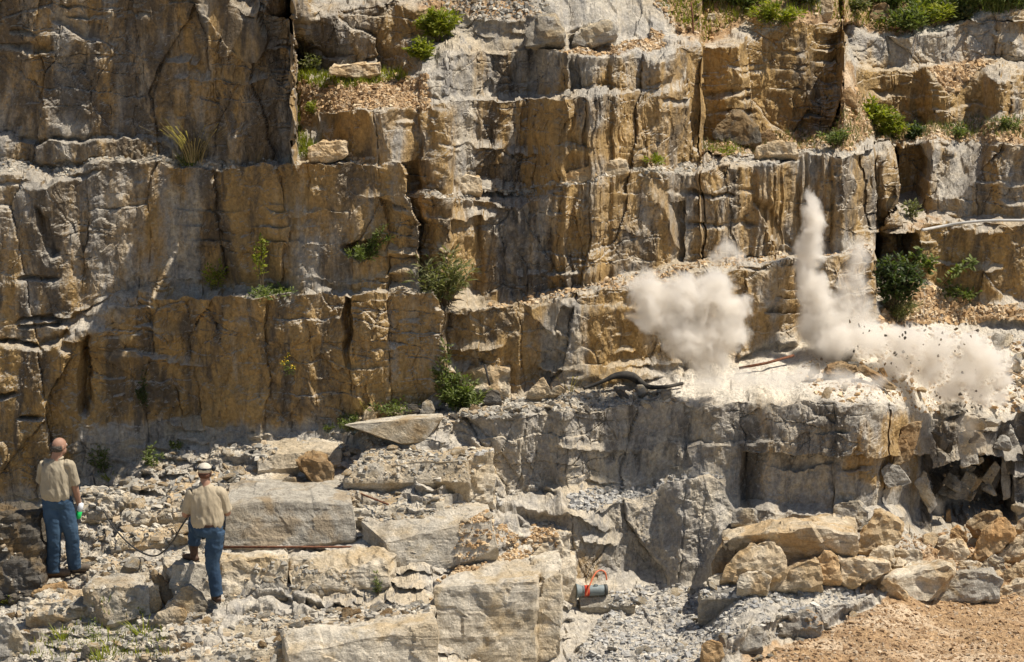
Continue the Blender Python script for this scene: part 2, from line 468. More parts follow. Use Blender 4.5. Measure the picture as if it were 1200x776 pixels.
def segblur(a, r):
    out = np.zeros(a.shape)
    for s_ in range(4):
        m = (SEG == s_).astype(float)
        n_ = a * m; w_ = m.copy()
        for _ in range(2):
            n_ = blur1(n_, r, 1); w_ = blur1(w_, r, 1)
        out = np.where(SEG == s_, n_ / np.maximum(w_, 1e-6), out)
    return out
LA = segblur(LA, 14)
# ragged detail rides on the calm shape
LW = integrate(K)
dl = LW - integrate(KA)
dl = dl - blur1(blur1(dl, 26, 0), 26, 0)
dl = blur1(blur1(dl, 4, 1), 3, 1)
Dp = np.exp(L0 + LA + dl)
# set the walls at their distances, spending the difference on the treads
tread = (KA < 2.5).astype(float)
yA = np.interp(gx, [-180, 0, 100, 200, 400, 520, 620, 700, 800, 870, 960, 1024, 1100, 1380], [606, 600, 565, 530, 490, 471, 463, 456, 440, 411, 386, 374, 384, 384])
TA = np.interp(gx, [-180, 0, 100, 200, 350, 520, 620, 700, 800, 900, 1000, 1024, 1100, 1200, 1380], [39.9, 39.7, 39.6, 39.5, 39.2, 39.1, 39.2, 39.3, 39.8, 40.5, 41.2, 41.4, 42.6, 42.8, 43.2])
def row_of(y): return np.clip(np.round((Y1 - y) / STEP).astype(int), 0, NY - 1)
ii = np.arange(NX)
def correct(Dp, ya, target, wt, r):
    ja = row_of(ya)
    cw = np.cumsum(wt, 0)
    tot = np.maximum(cw[ja, ii], 1)
    cur = Dp[ja, ii] * (CP + (388 - ya) / 600 * TH * SP)
    de = target - cur
    fr = np.minimum(cw / tot, 1)
    return Dp + blur1(fr * de[None, :], r, 1)
wt = tread * (PY < 800)
Dp = correct(Dp, yA, TA, wt, 6)
yB = np.full(NX, 40.0)
TB = np.interp(gx, [-180, 0, 345, 346, 500, 600, 700, 821, 822, 987, 988, 1200, 1380], [41.1, 40.9, 40.2, 41.9, 41.6, 41.6, 41.7, 42.3, 43.6, 44.2, 45.6, 46.0, 46.4])
yc = np.interp(gx, [-180, 345, 346, 492, 493, 821, 822, 1400], [200, 200, 196, 196, 460, 400, 330, 330])
wt = tread * (PY < yc[None, :])
Dp = correct(Dp, yB, TB, wt, 1)
RX = (PX - 600) / 600 * TH; RV = (388 - PY) / 600 * TH
VX = RX * Dp
VY = (CP + RV * SP) * Dp
VZ = CAMZ + (-SP + RV * CP) * Dp
RW = blur((K > 2.5).astype(float), 1)                    # how much of a face
DUSTY = [(740, 470), (800, 440), (905, 402), (960, 388), (1020, 376), (1100, 380), (1200, 400), (1200, 480), (1090, 482), (960, 466), (800, 470)]

# broken faces: plates of rock at three sizes, cracks between them
big = cells(VX / 0.80 + 0.12 * fbm(VX, VZ * 0.3, zz, 2, 90), VZ / 2.6 + VY * 0.13, 21)
mid = cells(VX / 0.29 + 0.10 * fbm(VX * 2, VZ, zz, 2, 91), VZ / 0.62 + VY * 0.31, 31)
sml = cells(VX / 0.10, VZ / 0.16 + VY * 0.7, 41)
wide = fbm(VX * 0.45, VY * 0.2, VZ * 0.10, 3, 51)
flute = 1 - np.abs(fbm(VX * 3.2, VY * 1.2, VZ * 0.45, 4, 63, 0.55)) * 2
flt = cells(VX / 0.42 + 0.1 * fbm(VX * 3, VZ * 1.5, zz, 2, 97), VZ / 0.85 + VY * 0.4, 98)
bedc = cells(VX / 1.6 + VY, VZ / 0.26 + 0.15 * VX + 0.3 * fbm(VX, VZ * 0.5, zz, 2, 99), 100)
rough = sstep(-0.25, 0.35, fbm(VX * 0.9, VY * 0.9, VZ * 0.9, 3, 64))
hF = (0.20 * wide
      + 0.15 * big[0] + 0.24 * big[1] * big[3] + 0.20 * big[2] * big[4] - 0.02 * (1 - sstep(0, 0.04, big[5]))
      + (0.3 + 0.7 * rough) * (0.05 * mid[0] + 0.13 * mid[1] * mid[3] + 0.08 * mid[2] * mid[4] - 0.012 * (1 - sstep(0, 0.08, mid[5])))
      + (0.2 + 0.9 * rough) * (0.018 * sml[0] + 0.04 * sml[1] * sml[3] + 0.03 * sml[2] * sml[4])
      + 0.010 * flute + 0.028 * flt[1] * flt[3] * 2 + 0.010 * flt[0] + 0.05 * bedc[0] * (0.3 + 0.7 * rough) - 0.03 * (1 - sstep(0, 0.05, bedc[5])) * rough
      + 0.045 * fbm(VX * 4, VY * 4, VZ * 3.2, 6, 61, 0.6))
# treads: thin beds of flaky stone
tb = 0.9 * fbm(VX * 0.8, VY * 0.5, zz, 4, 81) + 0.35 * cells(VX / 0.55, VY / 0.9, 85)[0]
bed = 0.055
q = tb * 0.15 / bed
qf = np.floor(q)
terr = (qf + sstep(0.78, 1.0, q - qf)) * bed
pl = cells(VX / 0.20, VY / 0.32, 87)
pl2 = cells(VX / 0.07, VY / 0.12, 89)
hT = 0.8 * terr + 0.035 * pl[0] + 0.08 * pl[1] * pl[3] + 0.05 * pl[2] * pl[4] + 0.016 * pl2[0] + 0.02 * pl2[1] * pl2[3]
DUSTM = inside([(790, 462), (905, 402), (960, 388), (1020, 376), (1200, 400), (1200, 475), (1090, 478), (960, 462)], PX, PY)
flat = blur(DUSTM.astype(float) * 0.8 + inside([(860, 776), (960, 738), (1030, 705), (1380, 690), (1380, 905), (-180, 905), (-180, 850), (800, 790)], PX, PY), 3)
hT = hT * (1 - 0.75 * flat) + flat * 0.03 * fbm(VX * 3, VY * 2, zz, 3, 93)
smoothtop = blur(inside([(420, 500), (500, 488), (540, 492), (500, 520), (425, 520)], PX, PY).astype(float), 2)
hT = hT * (1 - 0.6 * smoothtop)
HOL = np.zeros(PX.shape)
for dep, poly in ((0.9, [(1088, 548), (1120, 540), (1186, 535), (1192, 612), (1096, 616)]), (0.35, [(1004, 536), (1084, 530), (1088, 604), (1010, 600)]), (0.25, [(872, 534), (1006, 536), (1010, 602), (868, 598)]),
                  (0.12, [(806, 516), (884, 516), (884, 519), (806, 519)]), (0.9, [(1028, 274), (1076, 276), (1070, 330), (1030, 334)]), (0.6, [(1052, 176), (1084, 172), (1090, 200), (1078, 236), (1056, 240)]),
                  (0.35, [(404, 287), (434, 284), (440, 296), (424, 306), (408, 298)]), (0.5, [(1120, 556), (1150, 548), (1176, 560), (1170, 600), (1130, 604)]), (0.3, [(100, 400), (106, 390), (104, 470), (98, 490), (92, 440)]),
                  (0.3, [(405, 345), (411, 345), (413, 400), (408, 430), (404, 380)])):
    HOL = np.maximum(HOL, dep * inside(poly, WX, WY))
VY = VY + blur1(blur1(HOL, 2, 0), 2, 1)
VY = VY - RW * hF
VX = VX + RW * 0.05 * fbm(VX * 3, VY * 3, VZ * 3, 3, 95)
VZ = VZ + (1 - RW) * hT + RW * 0.03 * fbm(VX * 5, VZ * 5, zz, 3, 96)

# ---- paint: R ochre, G dark stain and some painted shade, B soil, A settled dust
paint = np.zeros(PX.shape + (4,))
paint[..., 0] = 0.45; paint[..., 1] = 0.38; paint[..., 2] = 0.05
def pnt(poly, R=None, G=None, B=None, A=None):
    m = inside(poly, WX, WY)
    for i, v in enumerate((R, G, B, A)):
        if v is not None: paint[..., i][m] = v
pnt([(-180, -90), (345, -90), (350, 190), (-180, 190)], 0.62, 0.72)
pnt([(-180, 190), (485, 190), (492, 345), (-180, 400)], 0.66, 0.50)
pnt([(20, 205), (110, 200), (110, 300), (90, 370), (40, 390)], 0.6, 0.72)
pnt([(240, 196), (340, 196), (340, 330), (238, 330)], 0.95, 0.62)
pnt([(200, 215), (235, 215), (235, 330), (196, 330)], 0.25, 0.35)
pnt([(-180, 400), (100, 395), (200, 340), (520, 340), (530, 480), (-180, 606)], 0.88, 0.55)
pnt([(408, 342), (520, 342), (528, 480), (408, 490)], 0.75, 0.30)
pnt([(345, 90), (535, 120), (535, 225), (380, 220)], 0.78, 0.50)
pnt([(505, 50), (770, 50), (770, 115), (505, 118)], 0.45, 0.55)
pnt([(560, 116), (823, 50), (823, 190), (560, 232)], 0.72, 0.46)
pnt([(345, -90), (500, -90), (485, 85), (345, 90)], 0.62, 0.60)
pnt([(500, -90), (760, -90), (790, 45), (500, 55)], 0.3, 0.25)
pnt([(822, 20), (990, 20), (985, 165), (822, 165)], 0.98, 0.42)
pnt([(990, 10), (1380, 10), (1380, 80), (1000, 80)], 0.46, 0.22)
pnt([(1000, 78), (1380, 78), (1380, 145), (1000, 145)], 0.80, 0.40)
pnt([(485, 228), (1060, 175), (1060, 270), (900, 300), (500, 350)], 0.72, 0.48)
pnt([(575, 240), (640, 240), (640, 345), (575, 345)], 0.45, 0.60)
pnt([(512, 358), (1026, 290), (1026, 375), (870, 412), (522, 472)], 0.70, 0.42)
pnt([(700, 350), (730, 345), (735, 440), (700, 445)], 1.0, 0.4)
pnt([(640, 360), (690, 356), (690, 450), (640, 460)], 0.35, 0.55)
pnt([(1050, 160), (1380, 160), (1380, 262), (1050, 262)], 0.70, 0.45)
pnt([(1028, 262), (1380, 262), (1380, 362), (1028, 345)], 0.92, 0.55)
pnt([(500, 470), (800, 465), (800, 590), (560, 600)], 0.12, 0.45)
pnt([(800, 470), (1080, 470), (1080, 600), (800, 620)], 0.28, 0.56)
pnt([(1000, 480), (1100, 480), (1100, 600), (980, 560)], 0.75, 0.45)
pnt([(1080, 480), (1380, 470), (1380, 610), (1080, 612)], 0.30, 0.78)  # dark recess under the blast: shade painted into the rock colour
pnt([(600, 555), (860, 550), (860, 680), (600, 690)], 0.14, 0.08)
pnt([(100, 500), (660, 500), (660, 905), (-180, 905), (-180, 700), (62, 690)], 0.15, 0.20)
pnt([(-180, 600), (60, 600), (60, 694), (-180, 712)], 0.55, 0.75)  # shadow on the left ledge painted as darker rock
pnt([(345, 500), (560, 500), (560, 560), (400, 560)], 0.40, 0.20)
pnt([(508, 676), (650, 676), (650, 778), (508, 778)], 0.30, 0.15)
pnt([(645, 650), (715, 640), (712, 700), (650, 778)], 0.62, 0.12)
pnt([(508, 720), (518, 720), (518, 776), (500, 776)], 0.9, 0.1)
# soil
pnt([(350, 92), (500, 84), (508, 128), (372, 128), (352, 150)], None, 0.1, 0.62)
pnt([(750, -90), (880, -90), (880, 30), (822, 50), (795, 44)], None, 0.1, 0.85)
pnt([(880, -90), (1380, -90), (1380, 14), (1170, 16), (1060, 36), (880, 28)], None, 0.1, 0.8)
pnt([(655, 52), (720, 52), (770, 36), (780, 60), (700, 68), (640, 60)], None, 0.1, 0.55)
pnt([(480, 0), (610, -10), (640, 14), (560, 22), (500, 24)], None, 0.1, 0.75)
pnt([(485, -90), (640, -90), (620, 0), (500, 4)], None, 0.1, 0.7)
pnt([(823, 164), (975, 150), (990, 60), (1004, 80), (1004, 112), (1100, 146), (1380, 130), (1380, 170), (1060, 166), (823, 190)], None, 0.3, 0.66)
pnt([(1086, 78), (1160, 60), (1150, 84), (1118, 114), (1098, 92)], None, 0.1, 0.8)
pnt([(1060, 255), (1150, 258), (1100, 266), (1058, 276)], None, 0.2, 0.6)
pnt([(1040, 335), (1110, 345), (1380, 360), (1380, 376), (1140, 378), (1100, 384), (1030, 376)], None, 0.1, 0.48)
pnt([(1090, 392), (1200, 384), (1380, 388), (1380, 470), (1190, 470)], 0.3, 0.4, 0.2)
pnt([(400, 680), (545, 655), (655, 650), (640, 684), (560, 690), (470, 700)], None, 0.05, 0.28)
pnt([(848, 790), (866, 772), (960, 738), (1030, 704), (1100, 640), (1380, 620), (1380, 905), (830, 905)], None, 0.0, 0.95)
pnt([(655, 700), (840, 680), (1025, 690), (960, 735), (850, 776), (830, 905), (650, 905)], 0.1, 0.34, 0.1)
pnt([(60, 720), (200, 735), (220, 776), (40, 790)], None, 0.1, 0.32)
pnt([(100, 545), (215, 520), (190, 560), (110, 575)], None, 0.5, 0.35)
# settled dust around the blast
pnt(DUSTY, 0.1, 0.1, 0.0, 0.6)
for i, r in enumerate((7, 7, 5, 6)):
    paint[..., i] = blur(paint[..., i], r)
paint[..., 0] -= 0.10 * (paint[..., 0] > 0.3); paint[..., 1] += 0.03 + 0.05 * (PY < 470)
paint = np.clip(paint, 0, 1)

V = np.stack([VX, VY, VZ], -1)
def P_at(px, py):
    i = int(round((px - X0) / STEP)); j = int(round((Y1 - py) / STEP))
    i = min(max(i, 0), NX - 1); j = min(max(j, 0), NY - 1)
    return Vector(V[j, i])
def depth_at(px, py):
    p = P_at(px, py)
    return p.y * CP - (p.z - CAMZ) * SP
def TOPZ(px, py):
    return P_at(px, py)

# ---- cut into pieces: quarry floor, ledges, hillside and each face
cid = FID.copy()
cid[(FID == 0)] = -1                                         # ledges
cid[(FID == 0) & inside([(-200, 1000), (-200, 800), (515, 800), (520, 774), (655, 774), (716, 700), (660, 688), (760, 660), (1380, 600), (1380, 1000)], PX, PY)] = -2
cid[(FID == 0) & inside([(-200, -100), (1400, -100), (1400, 16), (1060, 38), (822, 50), (760, 20), (480, 4), (-200, -40)], PX, PY)] = -3
cid[(FID == 0) & inside([(520, 500), (522, 472), (870, 408), (1024, 372), (1400, 372), (1400, 486), (800, 520)], PX, PY)] = -4
vid = np.arange(NX * NY).reshape(NY, NX)
quads = np.stack([vid[:-1, :-1], vid[:-1, 1:], vid[1:, 1:], vid[1:, :-1]], -1).reshape(-1, 4)
qc = cid[:-1, :-1].reshape(-1)
Vf = V.reshape(-1, 3); Pf = paint.reshape(-1, 4)
def cut_piece(name, mask):
    q = quads[mask]
    if len(q) == 0: return None
    u, inv = np.unique(q, return_inverse=True)
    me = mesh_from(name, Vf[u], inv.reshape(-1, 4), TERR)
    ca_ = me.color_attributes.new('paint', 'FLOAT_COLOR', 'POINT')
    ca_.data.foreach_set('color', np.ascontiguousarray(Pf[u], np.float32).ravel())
    o = mesh_obj(name, me)
    o['kind'] = 'structure'
    return o
cut_piece('quarry_floor', qc == -2)
cut_piece('ledges', qc == -1)
cut_piece('hillside', qc == -3)
cut_piece('blasted_bench', qc == -4)
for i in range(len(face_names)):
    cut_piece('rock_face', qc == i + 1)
# the hill goes on rising behind, and the quarry floor goes on all round
top = Vf.reshape(NY, NX, 3)[-1]
sel = top[::12]
rows = [sel + np.array([0, dy, dz]) for dy, dz in ((0, 0), (6, 2.5), (20, 7), (60, 15), (160, 22))]
R_ = np.concatenate(rows); n_ = len(sel)
hq = [(r * n_ + i, r * n_ + i + 1, (r + 1) * n_ + i + 1, (r + 1) * n_ + i) for r in range(4) for i in range(n_ - 1)]
grassy = simple_mat('hill_grass', (0.16, 0.15, 0.05), 0.9, 0.3, 1.5)
tag(mesh_obj('hill', mesh_from('hill', R_, hq, grassy)), kind='structure')
gm = simple_mat('quarry_ground', (0.40, 0.32, 0.22), 0.95, 0.12, 0.4, bump=0.02)
g = 500.0
tag(mesh_obj('ground', mesh_from('ground', [(-g, -g, -0.25), (g, -g, -0.25), (g, g, -0.25), (-g, g, -0.25)], [(0, 1, 2, 3)], gm)), kind='structure')

# ------------------------------------------------------------------ ROCKS: things, each cut to its own outline
def rough_mesh(me, seed, amp=0.03, size=0.5):
    n = len(me.vertices)
    co = np.empty(n * 3, np.float32); me.vertices.foreach_get('co', co); co = co.reshape(-1, 3).astype(float)
    no = np.empty(n * 3, np.float32); me.vertices.foreach_get('normal', no); no = no.reshape(-1, 3)
    s = 1.0 / size
    x, y, z = (co * s).T
    d = amp * (0.9 * fbm(x * 2, y * 2, z * 2, 3, seed) + 0.5 * fbm(x * 7, y * 7, z * 7, 3, seed + 3))
    c = cells((x + z * 0.3) * 2.2, (y * 0.6 + z) * 2.2, seed)
    d = d + amp * (0.9 * c[0] + 1.6 * c[1] * c[3])
    lay = np.floor(vnoise(x * 0.4 + seed, y * 0.4, co[:, 2] * 13.0, seed + 5) * 4) / 4
    d = d + amp * 0.9 * lay * (1 - sstep(0.5, 0.8, np.abs(no[:, 2])))
    co += no * d[:, None]
    up = sstep(0.6, 0.85, no[:, 2])
    q = (fbm(x * s / s * 1.1 + seed, y * 1.6, z * 0.3, 3, seed + 9) * 0.5 + 0.5) * 3.4
    co[:, 2] += up * (np.floor(q) - 1.2) * amp * 0.55
    me.vertices.foreach_set('co', co.astype(np.float32).ravel())
    me.update()

def hull_mesh(name, pts, seed, mat, res=0.05, amp=0.03):
    bm = bmesh.new()
    for p in pts: bm.verts.new(p)
    r = bmesh.ops.convex_hull(bm, input=bm.verts)
    junk = list({g for g in r['geom_interior'] if isinstance(g, bmesh.types.BMVert)} | {g for g in r['geom_unused'] if isinstance(g, bmesh.types.BMVert)})
    if junk: bmesh.ops.delete(bm, geom=junk, context='VERTS')
    bmesh.ops.triangulate(bm, faces=bm.faces[:])
    for _ in range(6):
        es = [e for e in bm.edges if e.calc_length() > res * 1.6]
        if not es or len(bm.verts) > 9000: break
        bmesh.ops.subdivide_edges(bm, edges=es, cuts=1, use_grid_fill=False)
        bmesh.ops.triangulate(bm, faces=bm.faces[:])
    bmesh.ops.smooth_vert(bm, verts=bm.verts[:], factor=0.2, use_axis_x=True, use_axis_y=True, use_axis_z=True)
    bm.normal_update()
    me = bpy.data.meshes.new(name)
    bm.to_mesh(me); bm.free()
    dim = max(max(p[i] for p in pts) - min(p[i] for p in pts) for i in range(3))
    rough_mesh(me, seed, amp, max(0.25, dim * 0.5))
    me.polygons.foreach_set('use_smooth', [False] * len(me.polygons))
    me.materials.append(ROCK[mat])
    return me

_rs = [100]
def stone(name, cat, label, mat, front, back, depth, rest=None, group=None, amp=None, lean=0.0, dd=0.0):
    """front: outline of the near side, back: outline of the far top edge (photo points); rest: where it stands"""
    _rs[0] += 1
    fx = sum(p[0] for p in front) / len(front)
    low = max(front, key=lambda p: p[1]) if rest is None else rest
    base = P_at(low[0], low[1])
    d0 = (base.y * CP - (base.z - CAMZ) * SP) - dd
    pts = []
    ymax = max(p[1] for p in front); ymin = min(p[1] for p in front)
    rnd = random.Random(_rs[0])
    for (x, y) in front:
        t = (ymax - y) / max(1, ymax - ymin)
        pts.append(unproj(x, y, d0 + t * lean + rnd.uniform(-0.03, 0.03) * depth))
    for (x, y) in back:
        pts.append(unproj(x, y, d0 + depth * rnd.uniform(0.9, 1.1)))
    # the far side goes down to the ground
    bz = min(p.z for p in pts)
    for (x, y) in (back if back else front):
        p = unproj(x, y, d0 + depth)
        pts.append(Vector((p.x * 0.98 + base.x * 0.02, p.y, bz - 0.03)))
    for (x, y) in front:
        if y > ymax - 0.25 * (ymax - ymin):
            p = unproj(x, y, d0); pts.append(Vector((p.x, p.y + depth * 0.25, bz - 0.08)))
    c = sum(pts, Vector()) / len(pts); c.z = bz
    size = max((p - c).length for p in pts)
    me = hull_mesh(name, [p - c for p in pts], _rs[0], mat, res=max(0.018, min(0.05, size * 0.07)), amp=(amp if amp else min(0.035, size * 0.05)))
    o = mesh_obj(name, me); o.location = c
    return tag(o, label, cat, group)

def slab(name, cat, label, mat, ftop, fbot, back, slope=0.0, dd=0.05, amp=0.018, rest=None, group=None, batter=0.06):
    """a bedded block: level top reaching back from the front edge, upright front"""
    _rs[0] += 1
    low = rest if rest else fbot[len(fbot) // 2]
    base = P_at(low[0], low[1])
    d0 = (base.y * CP - (base.z - CAMZ) * SP) - dd
    pts = []
    cxm = sum(p[0] for p in ftop) / len(ftop)
    rnd = random.Random(_rs[0])
    ft = [unproj(x, y, d0 + batter) for x, y in ftop]
    zt = sum(p.z for p in ft) / len(ft)
    pts += ft
    pts += [unproj(x, y, d0) for x, y in fbot]
    ym = sum(p.y for p in ft) / len(ft)
    for (x, y) in back:
        a, b, c = ray(x, y)
        # meet the plane z = zt + slope * (y - ym)
        d = (zt - CAMZ - slope * ym) / (c - slope * b)
        q = Vector((a * d, b * d, CAMZ + c * d)); pts.append(q); pts.append(Vector((q.x, q.y, zt - 0.5)))
    for p in ft: pts.append(Vector((p.x, p.y + 0.15, zt - 0.6)))
    for x, y in fbot:
        q = unproj(x, y, d0); pts.append(Vector((q.x, q.y + 0.1, q.z - 0.12)))
    c = sum(pts, Vector()) / len(pts)
    me = hull_mesh(name, [p - c for p in pts], _rs[0], mat, res=0.03, amp=amp * 1.35)
    SLABS.append((me, c.copy()))
    o = mesh_obj(name, me); o.location = c
    return tag(o, label, cat, group)
SLABS = []

LB = 'ledge_block'
slab(LB, 'rock ledge', 'big squared buff block with a smooth front at the bottom centre', 'ledge', [(509, 690), (560, 701), (600, 692), (629, 682)], [(511, 775), (580, 777), (628, 777)], [(540, 664), (600, 652), (640, 656)], rest=(600, 774), amp=0.02)
slab(LB, 'rock ledge', 'buff corner block joined to the right side of the big squared block', 'ledge', [(627, 688), (642, 678), (657, 670)], [(629, 777), (644, 774), (657, 758)], [(620, 652), (640, 644), (656, 642)], rest=(644, 774), dd=0.0, amp=0.022)
slab(LB, 'rock ledge', 'grey cracked block cut by the bottom edge, left of the big squared block', 'ledge', [(338, 768), (395, 757), (440, 747), (512, 732)], [(340, 816), (420, 816), (514, 812)], [(330, 742), (420, 722), (506, 706)], rest=(430, 816), amp=0.022)
slab(LB, 'rock ledge', 'thin bed of pale stone lying on the grey cracked block', 'pale', [(472, 718), (512, 708)], [(474, 734), (514, 726)], [(450, 702), (508, 694)], rest=(495, 728), amp=0.012)
slab(LB, 'rock ledge', 'long pale block with a slanting shaded front in the centre', 'ledge', [(452, 636), (500, 628), (522, 618), (576, 610)], [(460, 681), (497, 678), (550, 656), (585, 642)], [(425, 612), (455, 592), (530, 584), (570, 590)], rest=(520, 668), amp=0.016)
slab(LB, 'rock ledge', 'dark-fronted block behind the capped man with a drill mark', 'ledgedark', [(266, 594), (300, 588), (345, 586), (412, 590)], [(262, 642), (345, 641), (417, 632)], [(270, 566), (330, 554), (392, 560), (408, 574)], rest=(345, 641), amp=0.014)
slab(LB, 'rock ledge', 'rounded sloping pale ledge right of the gabled grey rock', 'ledge', [(338, 676), (390, 666), (455, 664)], [(340, 690), (400, 692), (460, 688)], [(336, 654), (380, 644), (440, 638), (466, 650)], slope=0.35, rest=(400, 692), amp=0.03)
slab(LB, 'rock ledge', 'pale ledge block under the rusty rod behind the standing man', 'ledge', [(260, 660), (300, 654), (338, 655)], [(261, 698), (300, 697), (338, 692)], [(252, 648), (334, 644)], rest=(300, 697))
slab(LB, 'rock ledge', 'pale block the capped man rests his raised boot on', 'ledge', [(198, 669), (215, 665), (250, 667)], [(206, 696), (228, 702), (253, 701)], [(188, 654), (250, 648)], rest=(228, 702))
slab(LB, 'rock ledge', 'squared grey block in the rubble between the two men', 'ledgedark', [(112, 702), (132, 688), (174, 690)], [(128, 732), (150, 727), (177, 720)], [(96, 690), (112, 676), (170, 672)], rest=(150, 727))
slab(LB, 'rock ledge', 'low pale bed at the left of the squared grey block', 'pale', [(30, 708), (70, 706), (108, 704)], [(32, 722), (80, 724), (118, 724)], [(50, 694), (100, 690)], rest=(80, 724))
slab(LB, 'rock ledge', 'ledge coloured dark for its shade at the left edge beside the bald man', 'dark', [(-60, 612), (0, 610), (46, 604)], [(-60, 706), (20, 704), (52, 690)], [(-60, 594), (20, 592), (56, 592)], rest=(20, 704), amp=0.04)  # dark stone colour stands in for the shadow lying on this ledge
slab(LB, 'rock ledge', 'tan ledge corner behind the legs of the bald man', 'ledge', [(92, 582), (120, 580), (148, 584)], [(94, 612), (120, 612), (140, 602)], [(96, 570), (150, 568)], rest=(120, 612), amp=0.03)
slab(LB, 'rock ledge', 'thin layered bed of grey stone above the long pale block', 'ledge', [(402, 552), (440, 545), (490, 540), (548, 540)], [(404, 566), (480, 560), (550, 566)], [(430, 526), (500, 516), (545, 518)], rest=(480, 568), amp=0.02)
slab(LB, 'rock ledge', 'tan block end where the layered beds meet the blasted bench', 'ledge', [(536, 548), (560, 534), (578, 530)], [(540, 582), (560, 590), (580, 588)], [(520, 530), (560, 514), (576, 514)], rest=(560, 592), amp=0.03)
slab(LB, 'rock ledge', 'low broad bed under the thin layered bed in the centre', 'pale', [(392, 600), (440, 596), (520, 588)], [(394, 612), (450, 608), (520, 600)], [(396, 574), (450, 568), (520, 566)], rest=(450, 610), amp=0.02)
slab(LB, 'rock ledge', 'small dark block at the end of the rusty rod', 'ledgedark', [(402, 580), (425, 578), (452, 590)], [(404, 596), (430, 598), (450, 599)], [(410, 570), (448, 576)], rest=(430, 600), amp=0.02)
slab(LB, 'rock ledge', 'pale shelf slab running below the gabled grey rock', 'pale', [(232, 738), (300, 742), (380, 732), (470, 722)], [(234, 750), (310, 754), (390, 742), (470, 734)], [(262, 718), (340, 706), (460, 702)], rest=(330, 750), amp=0.012)
slab(LB, 'rock ledge', 'lower shelf slab along the bottom left', 'pale', [(210, 770), (300, 766), (345, 758)], [(212, 790), (300, 788), (345, 782)], [(236, 752), (340, 744)], rest=(300, 788), amp=0.015)
slab(LB, 'rock ledge', 'flat slab of pale stone between the two men', 'pale', [(102, 672), (150, 664), (190, 668)], [(106, 684), (150, 680), (188, 684)], [(116, 654), (160, 648), (190, 652)], rest=(150, 682), amp=0.014)
slab(LB, 'rock ledge', 'thin curved bed of stone behind the cable', 'pale', [(128, 634), (170, 628), (216, 622)], [(130, 644), (172, 640), (216, 634)], [(140, 622), (180, 614), (214, 610)], rest=(172, 640), amp=0.016)
slab(LB, 'rock ledge', 'upper thin bed of stone left of the capped man', 'pale', [(140, 606), (180, 600), (222, 592)], [(142, 616), (184, 611), (220, 604)], [(150, 594), (190, 586), (222, 582)], rest=(184, 612), amp=0.016)
slab(LB, 'rock ledge', 'pale slab sloping up behind the cap of the standing man', 'tan', [(196, 588), (226, 580), (262, 576)], [(198, 600), (226, 596), (262, 592)], [(206, 560), (236, 548), (264, 552)], slope=0.25, rest=(226, 598), amp=0.016)
slab(LB, 'rock ledge', 'grey slab at the foot of the wall above the centre ledges', 'ledge', [(300, 540), (340, 532), (400, 526)], [(302, 552), (350, 548), (400, 544)], [(300, 522), (350, 512), (404, 508)], rest=(350, 550), amp=0.016)
slab(LB, 'rock ledge', 'rough bed above the dark-fronted block', 'ledge', [(262, 566), (300, 560), (330, 562)], [(264, 580), (300, 578), (330, 580)], [(262, 548), (326, 540)], rest=(300, 580), amp=0.022)
slab(LB, 'rock ledge', 'rubble-covered block between the front block and the lower face', 'ledge', [(596, 640), (640, 634), (668, 626)], [(600, 662), (644, 664), (668, 668)], [(584, 618), (640, 608), (668, 610)], rest=(644, 666), amp=0.025)
slab(LB, 'rock ledge', 'narrow upright block left of the canister', 'ledge', [(657, 668), (675, 662)], [(658, 704), (675, 705)], [(652, 648), (674, 646)], rest=(668, 704), amp=0.015)
slab(LB, 'rock ledge', 'low straight kerb of grey rock under the canister', 'ledgedark', [(678, 700), (710, 700), (744, 702)], [(680, 712), (712, 713), (744, 710)], [(684, 694), (738, 692)], rest=(712, 713), amp=0.008)
slab(LB, 'rock ledge', 'grey low shelf stone breaking the chips left of the dirt floor', 'grey', [(900, 730), (930, 720), (962, 718)], [(902, 745), (934, 738), (964, 734)], [(905, 714), (955, 706)], rest=(934, 740), amp=0.02)
slab(LB, 'rock ledge', 'grey shelf stone under the pale rocks of the pile', 'grey', [(820, 694), (850, 692), (886, 690)], [(822, 703), (852, 702), (886, 700)], [(828, 687), (880, 684)], rest=(852, 704), amp=0.012)
slab(LB, 'rock ledge', 'upright shelf stone at the lower end of the grey shelf', 'grey', [(842, 752), (870, 742), (892, 738)], [(846, 770), (872, 764), (894, 756)], [(850, 736), (886, 728)], rest=(872, 766), amp=0.02)

B = 'boulder'
stone(B, 'boulder', 'huge flat-topped boulder with a shaded brown undercut front, largest in the rock pile', 'tan',
      [(840, 655), (843, 636), (850, 632), (880, 629), (905, 624), (940, 621), (985, 624), (1001, 630), (1003, 648), (985, 668), (920, 676), (852, 675)], [(848, 621), (880, 612), (905, 606), (965, 602), (1000, 612)], 1.3, rest=(920, 664), lean=-0.5, amp=0.05)
stone(B, 'boulder', 'low brown stone under the left end of the huge flat-topped boulder', 'brown', [(835, 676), (837, 650), (846, 632), (862, 640), (858, 672)], [(850, 630), (860, 636)], 0.4, rest=(850, 684))
stone(B, 'boulder', 'peaked tan rock leaning in front of the huge flat-topped boulder', 'tan', [(845, 680), (850, 662), (868, 648), (885, 640), (893, 634), (908, 634), (920, 652), (922, 672), (900, 682)], [(900, 631), (915, 645)], 0.5, rest=(880, 686))
stone(B, 'boulder', 'small round tan rock wedged left of the peaked tan rock', 'tan', [(868, 660), (872, 644), (884, 638), (892, 645), (890, 662)], [(880, 637)], 0.3, rest=(880, 680))
stone(B, 'boulder', 'low pale tan rock at the left foot of the rock pile', 'pale', [(824, 684), (832, 675), (856, 671), (866, 680), (862, 688), (834, 690)], [(850, 669)], 0.4, rest=(845, 692))
